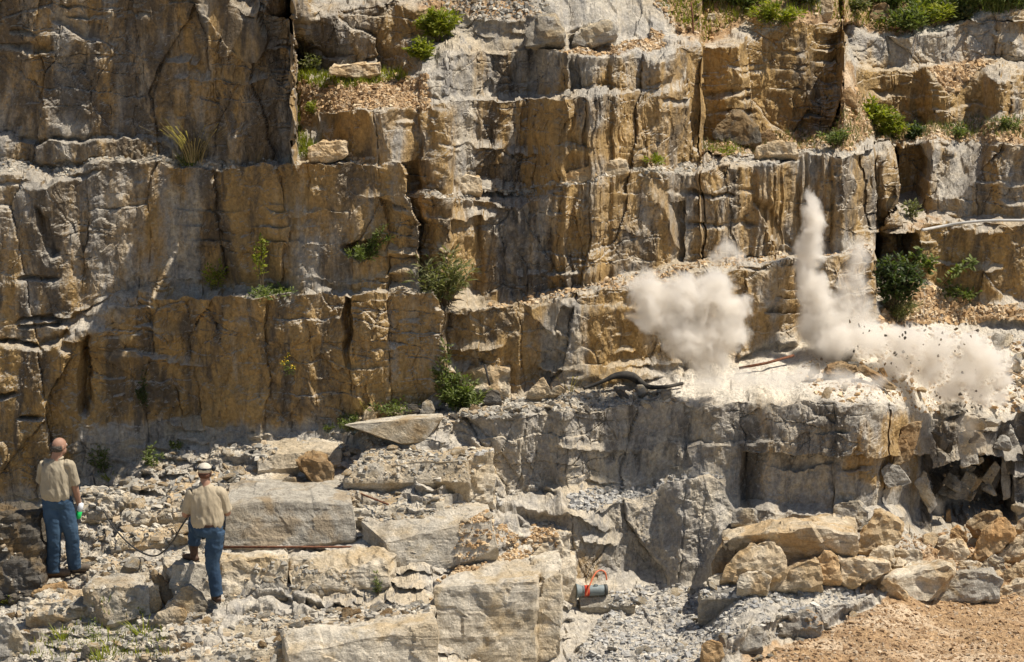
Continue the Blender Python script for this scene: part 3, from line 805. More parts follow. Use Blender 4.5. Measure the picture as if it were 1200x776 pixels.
stone(B, 'boulder', 'pale tan rock lying beside the low rock at the pile foot', 'pale', [(864, 688), (866, 674), (895, 669), (903, 678), (900, 692), (875, 694)], [(880, 667), (895, 668)], 0.4, rest=(885, 695))
stone(B, 'boulder', 'long low buff rock sloping up to the right in the pile front', 'tan', [(898, 692), (899, 678), (925, 666), (950, 656), (962, 660), (967, 684), (940, 690)], [(920, 664), (955, 654)], 0.5, rest=(930, 696))
stone(B, 'boulder', 'orange tan upright rock right of the long low buff rock', 'orange', [(955, 672), (956, 655), (966, 646), (976, 648), (984, 658), (986, 680), (968, 682)], [(968, 644), (980, 652)], 0.4, rest=(970, 690))
stone(B, 'boulder', 'wedge-shaped pale rock with a notched left end, mid pile', 'tan', [(983, 652), (985, 678), (990, 686), (1002, 687), (1012, 672), (1045, 668), (1042, 660), (1000, 658)], [(990, 650), (1018, 654), (1042, 659)], 0.6, rest=(1000, 692))
stone(B, 'boulder', 'tall pointed tan boulder behind the wedge-shaped pale rock', 'tan', [(1005, 645), (1008, 632), (1018, 615), (1024, 600), (1032, 599), (1045, 608), (1058, 614), (1056, 632), (1040, 638), (1034, 648)], [(1030, 598), (1056, 612)], 0.6, rest=(1030, 656))
stone(B, 'boulder', 'squat pale block between the pointed boulder and the pale slab', 'pale', [(1018, 662), (1019, 648), (1032, 642), (1048, 642), (1050, 658), (1040, 666)], [(1030, 639), (1047, 640)], 0.4, rest=(1035, 672))
stone(B, 'boulder', 'long white slab tilted on its side at the edge of the dirt floor', 'pale', [(1000, 682), (1012, 690), (1040, 698), (1058, 707), (1090, 706), (1094, 690), (1120, 668), (1110, 664), (1060, 680)], [(1050, 664), (1080, 656), (1104, 654), (1118, 662)], 0.7, rest=(1080, 708))
stone(B, 'boulder', 'upright grey slab with a white vein at the edge of the dirt floor', 'grey', [(1095, 706), (1096, 692), (1108, 684), (1112, 674), (1135, 671), (1160, 671), (1175, 680), (1171, 701), (1140, 704)], [(1120, 669), (1160, 668)], 0.5, rest=(1130, 708))
stone(B, 'boulder', 'long tan rock at the right end of the pile foot', 'tan', [(1169, 698), (1174, 690), (1195, 682), (1225, 676), (1240, 690), (1230, 704), (1180, 701)], [(1200, 678), (1230, 674)], 0.6, rest=(1195, 704))
stone(B, 'boulder', 'dark-veined rock standing above the end of the grey slab', 'grey', [(1150, 670), (1152, 658), (1165, 652), (1176, 655), (1180, 668), (1170, 674)], [(1165, 651)], 0.4, rest=(1165, 678))
stone(B, 'boulder', 'rounded tan rock beside the dark-veined rock', 'tan', [(1174, 682), (1176, 670), (1190, 660), (1215, 658), (1220, 678), (1195, 684)], [(1200, 656)], 0.5, rest=(1195, 690))
stone(B, 'boulder', 'tan slab leaning up at the right side of the pile', 'tan', [(1168, 652), (1180, 640), (1200, 624), (1225, 618), (1226, 640), (1195, 656), (1178, 657)], [(1205, 620)], 0.4, rest=(1190, 668))
stone(B, 'boulder', 'big orange tan boulder leaning left at the top of the pile', 'orange', [(1140, 652), (1142, 638), (1155, 622), (1168, 610), (1178, 606), (1188, 618), (1190, 630), (1172, 648), (1150, 662)], [(1170, 604), (1190, 622)], 0.7, rest=(1160, 668))
stone(B, 'boulder', 'tan boulder topping the pile behind the big orange tan one', 'tan', [(1134, 614), (1142, 606), (1160, 600), (1174, 601), (1178, 608), (1162, 622), (1152, 628), (1140, 626)], [(1155, 599), (1172, 599)], 0.5, rest=(1150, 640))
stone(B, 'boulder', 'small angular orange rock left of the boulder topping the pile', 'orange', [(1112, 630), (1114, 620), (1122, 617), (1132, 624), (1134, 632), (1120, 635)], [(1122, 615)], 0.3, rest=(1122, 644))
stone(B, 'boulder', 'wide tan rock in the middle of the right pile above the grey slab', 'tan', [(1095, 654), (1100, 644), (1112, 636), (1128, 634), (1136, 648), (1130, 658), (1108, 660)], [(1112, 632), (1128, 632)], 0.5, rest=(1115, 666))
stone(B, 'boulder', 'small buff rock wedged above the white slab end', 'tan', [(1120, 668), (1124, 660), (1140, 658), (1150, 664), (1146, 670)], [(1135, 657)], 0.3, rest=(1135, 676))
stone(B, 'boulder', 'pale rubbly rock just above the middle of the white slab', 'pale', [(1056, 658), (1060, 648), (1072, 644), (1083, 650), (1082, 660), (1066, 662)], [(1070, 643)], 0.3, rest=(1070, 670))
stone(B, 'boulder', 'small pale rock below the small angular orange rock', 'pale', [(1098, 640), (1100, 630), (1112, 628), (1116, 638), (1108, 644)], [(1106, 627)], 0.3, rest=(1108, 652))
stone(B, 'boulder', 'rock at the frame edge above the leaning tan slab', 'tan', [(1190, 620), (1192, 610), (1205, 606), (1218, 614), (1214, 624)], [(1204, 605)], 0.4, rest=(1200, 640))
stone(B, 'boulder', 'lone orange stone on the dirt in the front', 'orange', [(821, 770), (822, 756), (832, 750), (846, 756), (849, 768), (838, 776), (826, 775)], [(834, 749), (845, 753)], 0.3, rest=(836, 776))
stone('stone_block', 'stone', 'squarish pale block in front of the cliff below the falling plates', 'grey', [(978, 612), (978, 594), (984, 589), (1006, 588), (1018, 600), (1016, 616)], [(990, 587), (1008, 587)], 0.4, rest=(1000, 624))
stone('stone_block', 'stone', 'small grey block at the foot of the ledge left of the huge boulder', 'grey', [(856, 615), (858, 600), (880, 596), (888, 602), (890, 616)], [(868, 594), (884, 596)], 0.4, rest=(872, 626))
# near the two men
S = 'rock'
stone(S, 'rock', 'large grey boulder with white patches in front of the man with raised foot', 'grey', [(193, 716), (197, 706), (215, 689), (224, 686), (238, 698), (243, 710), (236, 720), (222, 721)], [(222, 684), (238, 695)], 0.4, rest=(218, 724))
stone(S, 'rock', 'brown slab leaning against the ledge beside the grey boulder', 'brown', [(175, 672), (180, 669), (207, 690), (206, 700), (196, 708), (184, 690)], [(182, 668), (207, 688)], 0.16, rest=(195, 712))
stone(S, 'rock', 'narrow upright tan block left of the leaning brown slab', 'tan', [(168, 694), (172, 690), (186, 687), (189, 705), (187, 717), (176, 718)], [(178, 686), (186, 686)], 0.22, rest=(182, 720))
stone(S, 'rock', 'flat tan slab lying below the large grey boulder', 'tan', [(179, 728), (184, 720), (200, 714), (216, 713), (220, 722), (208, 736), (192, 736)], [(195, 712), (214, 711)], 0.4, rest=(200, 738))
stone(S, 'rock', 'small pale wedge right of the flat tan slab', 'pale', [(230, 732), (236, 726), (246, 722), (250, 730), (242, 734)], [(240, 721)], 0.2, rest=(240, 735))
stone(S, 'rock', 'gabled grey rock on the flat shelf right of the men', 'grey', [(294, 697), (300, 690), (318, 678), (326, 677), (338, 690), (336, 700), (318, 704), (298, 704)], [(324, 676), (337, 688)], 0.35, rest=(316, 705))
stone(S, 'rock', 'small rough rock right of the gabled grey rock', 'grey', [(355, 700), (357, 690), (366, 684), (376, 686), (382, 696), (376, 704), (360, 704)], [(368, 683)], 0.25, rest=(368, 705))
stone(S, 'rock', 'little white rock between the gabled rock and the rough one', 'pale', [(338, 698), (342, 692), (350, 690), (356, 696), (350, 699)], [(348, 689)], 0.15, rest=(348, 700))
stone(S, 'rock', 'smooth pale block leaning on the sloping ledge', 'pale', [(382, 688), (381, 674), (384, 667), (392, 665), (402, 674), (407, 686), (400, 690)], [(390, 664), (404, 674)], 0.3, rest=(394, 692))
stone(S, 'rock', 'big grey boulder cut by the left edge of the picture', 'grey', [(-22, 770), (-20, 742), (0, 730), (15, 732), (30, 750), (33, 762), (20, 768)], [(-5, 728), (18, 732)], 0.6, rest=(10, 772))
stone(S, 'rock', 'long flat orange slab at the feet of the bald man', 'orange', [(35, 698), (40, 692), (60, 686), (75, 683), (80, 690), (78, 697), (50, 699)], [(58, 684), (76, 682)], 0.3, rest=(60, 700))
stone(S, 'rock', 'smaller tan slab behind the long flat orange slab', 'tan', [(34, 692), (36, 684), (46, 681), (54, 684), (50, 691)], [(46, 680)], 0.25, rest=(44, 694))
stone(S, 'rock', 'dark upright stone in the rubble at the bottom left', 'dark', [(94, 770), (96, 760), (101, 757), (106, 764), (104, 774)], [(101, 756)], 0.15, rest=(100, 776))
stone(S, 'rock', 'flat brown stone on the pale shelf below the gabled rock', 'brown', [(262, 731), (268, 727), (300, 728), (328, 722), (330, 727), (300, 733)], [(280, 724), (326, 719)], 0.3, rest=(296, 734))
stone(S, 'rock', 'grey three-cornered stone at the right end of the flat brown stone', 'grey', [(325, 736), (332, 728), (340, 723), (345, 730), (342, 736)], [(338, 722)], 0.18, rest=(336, 737))
stone(S, 'rock', 'flat tan stone behind the three-cornered stone', 'tan', [(298, 713), (300, 707), (312, 704), (317, 708), (316, 713)], [(308, 703)], 0.2, rest=(308, 714))
stone(S, 'rock', 'low stone lying behind the standing boot of the capped man', 'grey', [(263, 703), (270, 697), (284, 699), (286, 706), (274, 708)], [(276, 696)], 0.2, rest=(275, 709))
stone(S, 'rock', 'tan flat rock in the rubble below the leaning pieces', 'tan', [(182, 765), (188, 758), (204, 753), (206, 759), (194, 765)], [(200, 752)], 0.25, rest=(192, 766))
stone(S, 'rock', 'thin brown stone right of the tan flat rock in the rubble', 'brown', [(206, 761), (212, 754), (226, 753), (229, 758), (220, 762)], [(222, 751)], 0.2, rest=(218, 763))
stone(S, 'rock', 'steep brown slab standing on the ledge behind the capped man', 'brown', [(346, 540), (356, 535), (378, 536), (388, 548), (392, 566), (391, 577), (374, 575), (358, 556)], [(362, 528), (384, 534), (391, 550)], 0.5, rest=(376, 582), amp=0.03)
stone(S, 'rock', 'small upright tan slab at the left of the steep brown slab', 'tan', [(329, 580), (330, 562), (338, 558), (346, 560), (350, 572), (346, 582)], [(340, 557), (346, 559)], 0.2, rest=(340, 585))
stone(S, 'rock', 'pair of grey stones on the long pale block', 'grey', [(481, 622), (484, 612), (492, 610), (497, 616), (494, 622)], [(490, 609)], 0.2, rest=(490, 624))
stone(S, 'rock', 'tiny tan stone beside the grey stones on the pale block', 'tan', [(496, 624), (500, 619), (507, 619), (507, 624)], [(503, 618)], 0.12, rest=(502, 625))
stone(S, 'rock', 'lumpy grey stone at the right end of the long pale block', 'grey', [(561, 654), (563, 646), (572, 643), (580, 646), (582, 653), (572, 657)], [(572, 642)], 0.25, rest=(572, 658))
# upper ledge
stone(S, 'rock', 'pointed tan rock with a sunlit face left of the black hose', 'tan', [(616, 462), (622, 455), (632, 445), (637, 443), (644, 456), (645, 463), (630, 466)], [(636, 442), (643, 452)], 0.25, rest=(632, 468))
stone(S, 'rock', 'small tan rock between the pointed rock and the black hose', 'tan', [(644, 462), (648, 455), (656, 453), (664, 458), (660, 463)], [(656, 452)], 0.25, rest=(654, 465))
stone(S, 'rock', 'round dark boulder at the foot of the bushy weed', 'dark', [(566, 470), (569, 461), (577, 457), (586, 461), (588, 470), (578, 473)], [(577, 456), (585, 460)], 0.3, rest=(577, 475))
stone(S, 'rock', 'low dark stone left of the round dark boulder', 'brown', [(548, 481), (552, 476), (560, 475), (564, 479), (560, 483)], [(556, 474)], 0.2, rest=(556, 484))
stone(S, 'rock', 'large pale slab leaning on the wall behind the bushy weed', 'pale', [(536, 450), (538, 436), (560, 431), (598, 430), (600, 448), (596, 462), (570, 463)], [(550, 428), (575, 427), (598, 429)], 0.5, rest=(575, 468))
stone(S, 'rock', 'tan rock at the wall foot left of the pale flagstone', 'tan', [(426, 490), (428, 480), (434, 477), (441, 484), (442, 492), (432, 494)], [(434, 476)], 0.2, rest=(434, 496))
stone(S, 'rock', 'little tan stone lying on the pale flagstone', 'tan', [(448, 503), (449, 498), (453, 496), (456, 500), (455, 504)], [(452, 495)], 0.1, rest=(452, 505))
stone(S, 'rock', 'grey rock by the base of the wall above the flagstone', 'grey', [(492, 484), (495, 473), (505, 470), (510, 480), (506, 485)], [(500, 469)], 0.2, rest=(500, 487))
stone(S, 'rock', 'low dark slab by the wall left of the upper flagstone rock', 'dark', [(474, 483), (476, 475), (490, 474), (493, 483)], [(482, 473)], 0.2, rest=(484, 486))
stone('flagstone', 'slab', 'smooth pale flagstone sloping below the cliff corner', 'pale', [(402, 498), (455, 512), (470, 520), (497, 518), (497, 502), (520, 488)], [(420, 494), (490, 484), (516, 482)], 0.9, rest=(480, 522), amp=0.008)
SB = 'stone_block'
stone(SB, 'stone', 'squared block with a sunlit top on the ledge, nearest the long step', 'pale', [(702, 204), (703, 190), (720, 186), (735, 188), (736, 200), (722, 206)], [(712, 184), (733, 184)], 0.4, rest=(720, 210))
stone(SB, 'stone', 'long tilted slab left of the squared ledge block', 'tan', [(657, 214), (658, 206), (680, 198), (699, 192), (700, 206), (680, 214)], [(680, 194), (698, 190)], 0.3, rest=(680, 218))
stone(SB, 'stone', 'pale block at the foot of the gravel-topped face', 'tan', [(531, 224), (532, 212), (545, 207), (564, 209), (564, 225), (548, 226)], [(545, 205), (562, 206)], 0.4, rest=(548, 229))
stone(SB, 'stone', 'tan block half overgrown at the right of the tall left buttress', 'tan', [(362, 184), (362, 172), (372, 167), (407, 168), (408, 182), (385, 187)], [(380, 165), (405, 165)], 0.5, rest=(388, 190))
stone(SB, 'stone', 'flat slab under the dark block at the top of the gravel slope', 'tan', [(384, 86), (388, 78), (410, 80), (446, 74), (447, 86), (420, 91)], [(400, 75), (445, 73)], 0.4, rest=(418, 93))
stone(SB, 'stone', 'long low block below the orange face', 'tan', [(886, 182), (887, 171), (905, 167), (934, 168), (936, 180), (910, 184)], [(905, 165), (933, 166)], 0.5, rest=(910, 186))
stone(B, 'boulder', 'dark grey mound of rock at the foot of the orange face', 'dark', [(834, 160), (842, 145), (855, 132), (872, 134), (888, 148), (893, 166), (870, 170), (845, 168)], [(856, 130), (880, 140)], 0.7, rest=(865, 174))
stone(B, 'boulder', 'brown rock beside the dark mound at the orange face', 'brown', [(890, 168), (892, 156), (902, 152), (910, 160), (911, 168)], [(900, 151)], 0.3, rest=(900, 172))
stone(B, 'boulder', 'half-round tan boulder sitting in the soil gap of the right bluff', 'tan', [(1130, 112), (1133, 96), (1146, 84), (1156, 90), (1162, 104), (1158, 114), (1142, 118)], [(1148, 82), (1158, 92)], 0.5, rest=(1146, 122))
stone(B, 'boulder', 'rounded grey boulder on the ledge at the top centre', 'grey', [(616, 54), (618, 30), (630, 20), (650, 20), (664, 34), (662, 48), (640, 54)], [(632, 17), (652, 18)], 0.8, rest=(640, 60))
stone(B, 'boulder', 'undercut boulder with gravel beside it at the top centre', 'grey', [(668, 52), (672, 40), (692, 30), (712, 26), (723, 34), (720, 46), (700, 48), (690, 56)], [(690, 25), (716, 24)], 0.7, rest=(696, 58))
stone(SB, 'stone', 'flat stone in the weeds right of the thin post', 'pale', [(827, 23), (829, 18), (838, 17), (840, 24)], [(834, 16)], 0.3, rest=(834, 26))
stone(B, 'boulder', 'pale rock in the weeds near the top right of the orange face', 'pale', [(945, 15), (948, 4), (962, -2), (974, 0), (976, 14), (960, 18)], [(960, -4), (972, -2)], 0.6, rest=(960, 18))
stone(B, 'boulder', 'brown rock among bushes at the top of the hillside', 'brown', [(1018, 22), (1022, 6), (1036, 0), (1044, 8), (1042, 22)], [(1034, -2)], 0.6, rest=(1032, 26))
stone(SB, 'stone', 'brown layered block in the shaded corner of the right bluff', 'brown', [(985, 128), (985, 106), (996, 104), (1004, 112), (1006, 130)], [(995, 102)], 0.5, rest=(996, 134))
stone(SB, 'stone', 'small tan stone standing on the step under the yellow leaves', 'tan', [(752, 174), (753, 161), (760, 158), (768, 162), (770, 176)], [(760, 157)], 0.25, rest=(762, 182))
stone(SB, 'stone', 'little pale stone on the ledge under the dark rounded faces', 'pale', [(660, 111), (661, 107), (668, 105), (670, 110), (666, 113)], [(666, 104)], 0.15, rest=(665, 114))

# slabs coming away from the blasted face, in mid fall
def thrown(label, mat, front, off, depth, group=None, name='rock_slab', cat='falling rock', at=None):
    _rs[0] += 1
    cx = sum(p[0] for p in front) / len(front); cy = sum(p[1] for p in front) / len(front)
    ref = at if at else (cx, cy)
    b = P_at(*ref)
    d0 = (b.y * CP - (b.z - CAMZ) * SP) - off
    pts = []
    rnd = random.Random(_rs[0])
    tilt = rnd.uniform(-0.3, 0.3)
    for (x, y) in front:
        pts.append(unproj(x, y, d0 + tilt * (x - cx) * 0.01))
        pts.append(unproj(x + rnd.uniform(-2, 2), y + rnd.uniform(-2, 2) - depth * 12, d0 + depth + tilt * (x - cx) * 0.01))
    c = sum(pts, Vector()) / len(pts)
    size = max((p - c).length for p in pts)
    me = hull_mesh(name, [p - c for p in pts], _rs[0], mat, res=max(0.02, size * 0.08), amp=min(0.02, size * 0.05))
    o = mesh_obj(name, me); o.location = c
    return tag(o, label, cat, group)
thrown('pale tilted plate breaking off the blasted face, first from the left', 'grey', [(1032, 551), (1040, 543), (1052, 544), (1068, 566), (1060, 570), (1040, 572), (1036, 566)], 0.35, 0.10)
thrown('tall shard with a sunlit left edge falling right of the pale plate', 'grey', [(1072, 566), (1084, 552), (1092, 580), (1098, 592), (1090, 602), (1080, 584)], 0.4, 0.14)
thrown('square grey slab tumbling in the dark hollow of the blast', 'grey', [(1116, 580), (1132, 553), (1146, 560), (1134, 582), (1122, 586)], 0.5, 0.1)
thrown('narrow slab flying beside the square grey slab', 'tan', [(1134, 578), (1146, 560), (1153, 562), (1140, 580)], 0.55, 0.06)
thrown('orange shard low in the dark hollow of the blast', 'orange', [(1108, 616), (1109, 600), (1114, 597), (1115, 612), (1110, 622)], 0.5, 0.06)
thrown('dark square stone standing upright in the white dust', 'dark', [(949, 441), (950, 429), (959, 427), (960, 438)], 0.3, 0.1)
thrown('broad rough slab heaved up out of the white dust', 'brown', [(967, 438), (970, 431), (985, 428), (1003, 430), (1006, 436), (995, 440)], 0.3, 0.35)
thrown('small dark chunk on top of the broad heaved slab', 'dark', [(993, 431), (994, 426), (1004, 427), (1006, 431)], 0.25, 0.12)
thrown('long thin plate sliding down right of the broad heaved slab', 'brown', [(1006, 434), (1012, 430), (1048, 452), (1050, 458), (1040, 456)], 0.3, 0.12)
thrown('dark splinter flying steeply above the brightest dust', 'dark', [(1081, 436), (1089, 422), (1093, 423), (1085, 437)], 0.3, 0.05)
thrown('dark plank-shaped piece flying level at the top of the blast', 'brown', [(1041, 396), (1056, 398), (1062, 402), (1050, 402)], 0.3, 0.05)
thrown('rough dark lump thrown up behind the plumes', 'brown', [(973, 400), (977, 394), (984, 397), (983, 403)], 0.3, 0.08)
thrown('grey block showing in the dust near the right slope', 'grey', [(1133, 412), (1134, 408), (1146, 408), (1147, 414)], 0.2, 0.1)
thrown('flat dark chip at the lip of the blasted face', 'dark', [(1109, 478), (1112, 474), (1124, 475), (1118, 479)], 0.35, 0.06)
thrown('small dark fragment flying inside the left dust cloud', 'dark', [(822, 408), (824, 406), (828, 407), (827, 409)], 0.9, 0.03)
thrown('small dark fragment above the dust between the plumes', 'dark', [(973, 378), (976, 376), (980, 378), (977, 379)], 0.5, 0.03)
thrown('tall narrow slab standing at the right side of the dark hollow', 'grey', [(1171, 490), (1182, 488), (1184, 584), (1175, 588)], 0.25, 0.2)
thrown('squarish dusty block dropping from the top of the dark hollow', 'grey', [(1122, 508), (1140, 506), (1146, 544), (1126, 548)], 0.45, 0.15)
thrown('tilted grey slab splitting off beside the tall narrow slab', 'grey', [(1150, 562), (1166, 540), (1172, 548), (1158, 572)], 0.5, 0.1)
thrown('slanting brown slab peeling from the orange part of the blasted face', 'brown', [(1056, 500), (1082, 492), (1066, 540), (1046, 546)], 0.25, 0.12)
thrown('long flat slab tipped up on the lip right of the orange face', 'grey', [(1098, 476), (1126, 470), (1134, 482), (1106, 490)], 0.3, 0.25)
# countable flying fragments, all alike
rnd = random.Random(5)
frag = []
for v in range(6):
    pts = [Vector((rnd.uniform(-1, 1), rnd.uniform(-1, 1), rnd.uniform(-0.6, 0.6))) * 0.03 for _ in range(9)]
    frag.append(hull_mesh('rock_fragment', pts, 900 + v, 'dark', res=0.03, amp=0.002))
def fragments(n, x0, x1, y0, y1, off, label, group, smin=0.6, smax=1.7):
    for i in range(n):
        x = rnd.uniform(x0, x1); y = rnd.uniform(y0, y1)
        b = P_at((x0 + x1) / 2, y1)
        d = (b.y * CP - (b.z - CAMZ) * SP) - off - rnd.uniform(0, 0.5)
        o = mesh_obj('rock_fragment', frag[rnd.randrange(6)])
        o.location = unproj(x, y, d)
        o.rotation_euler = (rnd.uniform(0, 6), rnd.uniform(0, 6), rnd.uniform(0, 6))
        s = rnd.uniform(smin, smax); o.scale = (s, s * rnd.uniform(0.4, 1), s)
        tag(o, label, 'rock fragment', group)
fragments(40, 1090, 1150, 455, 485, 0.5, 'small dark fragment flying over the lip of the blasted face', 'fragments over the lip of the face', 0.5, 1.3)
fragments(60, 990, 1150, 375, 440, 0.6, 'small dark fragment thrown up above the white dust', 'fragments above the white dust', 0.4, 1.2)
fragments(24, 1085, 1160, 530, 610, 0.6, 'small fragment falling in the dark hollow of the blast', 'fragments in the dark hollow', 0.4, 1.1)

def chunks(n, poly, smin, smax, off, mats, label, group, name='rock_chunk'):
    p = np.array(poly, float); k = 0
    while k < n:
        x = rnd.uniform(p[:, 0].min(), p[:, 0].max()); y = rnd.uniform(p[:, 1].min(), p[:, 1].max())
        if not inside(poly, np.array([x]), np.array([y]))[0]: continue
        b = P_at(x, y); d = (b.y * CP - (b.z - CAMZ) * SP) - rnd.uniform(*off)
        s = smin * (smax / smin) ** (rnd.random() ** 1.8)
        _rs[0] += 1
        pts = []
        for _ in range(12):
            q = Vector((rnd.gauss(0, 1), rnd.gauss(0, 1), rnd.gauss(0, 1))).normalized()
            pts.append(Vector((q.x * s, q.y * s * 0.7, q.z * s * 0.5)))
        me = hull_mesh(name, pts, _rs[0], rnd.choice(mats), res=max(0.02, s * 0.12), amp=s * 0.06)
        o = mesh_obj(name, me); o.location = unproj(x, y, d)
        o.rotation_euler = (rnd.uniform(-0.6, 0.6), rnd.uniform(-1.2, 1.2), rnd.uniform(0, 6))
        tag(o, label, 'broken rock', group); k += 1
chunks(16, [(1088, 500), (1190, 495), (1195, 610), (1092, 612)], 0.09, 0.30, (0.1, 0.6), ['dark', 'grey', 'brown', 'grey'], 'broken rock chunk coming down in the dark hollow under the white dust', 'chunks in the dark hollow')
chunks(16, [(940, 425), (1040, 385), (1090, 395), (1090, 470), (960, 462)], 0.06, 0.20, (0.0, 0.15), ['pale', 'grey', 'brown', 'pale'], 'broken chunk lying in the dust where the charge went off', 'chunks on the dusty bench')
chunks(18, [(1100, 400), (1210, 392), (1210, 480), (1150, 485)], 0.06, 0.22, (0.0, 0.1), ['grey', 'tan', 'pale'], 'rubble stone on the slope right of the blast', 'rubble on the slope right of the blast')
chunks(14, [(1140, 385), (1210, 378), (1210, 600), (1186, 600), (1180, 480)], 0.08, 0.26, (0.0, 0.12), ['grey', 'dark', 'pale'], 'broken grey rock jutting from the slope at the right edge', 'jutting rocks at the right edge')

chunks(26, [(1010, 694), (1050, 650), (1080, 636), (1130, 606), (1210, 596), (1210, 694)], 0.12, 0.30, (0.0, 0.15), ['tan', 'orange', 'tan', 'pale'], 'angular golden stone packed among the boulders of the right hand pile', 'stones packed in the boulder pile', 'rubble_stone')

# ------------------------------------------------------------------ RUBBLE: loose stones one by one, gravel as stuff
def stone_tone_mat():
    t = NT('gravel_stone')
    at = t.add('ShaderNodeAttribute', attribute_name='tone')
    tc = t.add('ShaderNodeTexCoord')
    f = t.noise(tc.outputs['Object'], 60.0, 4, 0.6)
    c = t.mix(0.4, at.outputs['Color'], t.mix(f, (0.6, 0.6, 0.6), (1.4, 1.4, 1.4)), 'MULTIPLY')
    t.l.new(c, t.b.inputs['Base Color'])
    t.b.inputs['Roughness'].default_value = 0.95
    t.b.inputs['Specular IOR Level'].default_value = 0.15
    return t.m
GRAVM = stone_tone_mat()
PAL = {
    'grey': [(0.42, 0.385, 0.32), (0.35, 0.325, 0.275), (0.26, 0.24, 0.205), (0.50, 0.45, 0.365), (0.40, 0.315, 0.21)],
    'tan': [(0.52, 0.37, 0.21), (0.44, 0.29, 0.15), (0.33, 0.22, 0.12), (0.56, 0.44, 0.29)],
    'soil': [(0.34, 0.22, 0.12), (0.26, 0.165, 0.09), (0.42, 0.29, 0.17), (0.48, 0.37, 0.25)],
    'slate': [(0.34, 0.33, 0.31), (0.25, 0.245, 0.235), (0.44, 0.42, 0.38), (0.52, 0.48, 0.41)],
}
rng = np.random.default_rng(7)
OCT = np.array([(1, 0, 0), (-1, 0, 0), (0, 1, 0), (0, -1, 0), (0, 0, 1), (0, 0, -1), (.7, .7, .5), (-.7, .6, .5)], float)
CUBE = np.array([(-1, -1, -1), (1, -1, -1), (1, 1, -1), (-1, 1, -1), (-1, -1, 1), (1, -1, 1), (1, 1, 1), (-1, 1, 1)], float) * 0.62
CF = np.array([(0, 3, 2, 1), (4, 5, 6, 7), (0, 1, 5, 4), (1, 2, 6, 5), (2, 3, 7, 6), (3, 0, 4, 7)])
from mathutils.bvhtree import BVHTree
_bv, _bf = [], []
for me_, c_ in SLABS:
    b0_ = len(_bv)
    _bv += [v_.co + c_ for v_ in me_.vertices]
    _bf += [tuple(b0_ + i_ for i_ in p_.vertices) for p_ in me_.polygons]
SLABTREE = BVHTree.FromPolygons(_bv, _bf)
_n0 = 0
def settle(pts):
    out = np.array(pts)
    for i in range(len(out)):
        h = SLABTREE.ray_cast(Vector((out[i, 0], out[i, 1], out[i, 2] + 3.0)), Vector((0, 0, -1)), 3.6)
        if h[0] is not None and h[1].z > 0.3: out[i] = h[0]
    return out
def scatter_points(poly, n, on_faces=False):
    p = np.array(poly, float)
    out = []
    tries = 0
    while sum(len(o) for o in out) < n and tries < 40:
        tries += 1
        x = rng.uniform(p[:, 0].min(), p[:, 0].max(), n * 2); y = rng.uniform(p[:, 1].min(), p[:, 1].max(), n * 2)
        m = inside(poly, x, y)
        x, y = x[m], y[m]
        i = np.clip(np.round((x - X0) / STEP).astype(int), 1, NX - 2); j = np.clip(np.round((Y1 - y) / STEP).astype(int), 1, NY - 2)
        if not on_faces:
            ok = K[j, i] < 2.5
            i, j = i[ok], j[ok]
        out.append(V[j, i])
    r = np.concatenate(out)[:n]
    if p[:, 1].max() > 560: r = settle(r)
    return r
def gravel(name, label, poly, n, smin, smax, pal, flat=0.5, group=None, on_faces=False):
    pts = scatter_points(poly, n, on_faces)
    n = len(pts)
    if n == 0: return
    s = smin * 0.7 * (smax / smin) ** (rng.random(n) ** 3.2)
    v = CUBE[None] * np.array([1, 1, 1])[None, None] + rng.normal(0, 0.20, (n, 8, 3))
    v[:, 4:, :2] *= rng.uniform(0.4, 1.0, (n, 1, 1))
    v = v * s[:, None, None] * np.stack([rng.uniform(0.7, 1.4, n), rng.uniform(0.6, 1.1, n), flat * rng.uniform(0.6, 1.3, n)], -1)[:, None]
    a = rng.uniform(0, 6.28, n); ca_, sa = np.cos(a)[:, None], np.sin(a)[:, None]
    tx = rng.normal(0, 0.28, n)[:, None]
    x, y, z = v[..., 0], v[..., 1], v[..., 2]
    z2 = z * np.cos(tx) + x * np.sin(tx); x2 = x * np.cos(tx) - z * np.sin(tx)
    v = np.stack([x2 * ca_ - y * sa, x2 * sa + y * ca_, z2], -1)
    v += pts[:, None, :] + np.array([0, 0, 1.0]) * (s * flat * 0.35)[:, None, None]
    f = (CF[None] + (np.arange(n) * 8)[:, None, None]).reshape(-1, 4)
    me = mesh_from(name, v.reshape(-1, 3), f, GRAVM)
    cols = np.array(PAL[pal])[rng.integers(0, len(PAL[pal]), n)] * rng.uniform(0.8, 1.15, (n, 1))
    c4 = np.concatenate([np.repeat(cols, 8, 0), np.ones((n * 8, 1))], 1)
    at = me.color_attributes.new('tone', 'FLOAT_COLOR', 'POINT')
    at.data.foreach_set('color', np.ascontiguousarray(c4, np.float32).ravel())
    o = mesh_obj(name, me)
    tag(o, label, 'gravel', None, 'stuff')
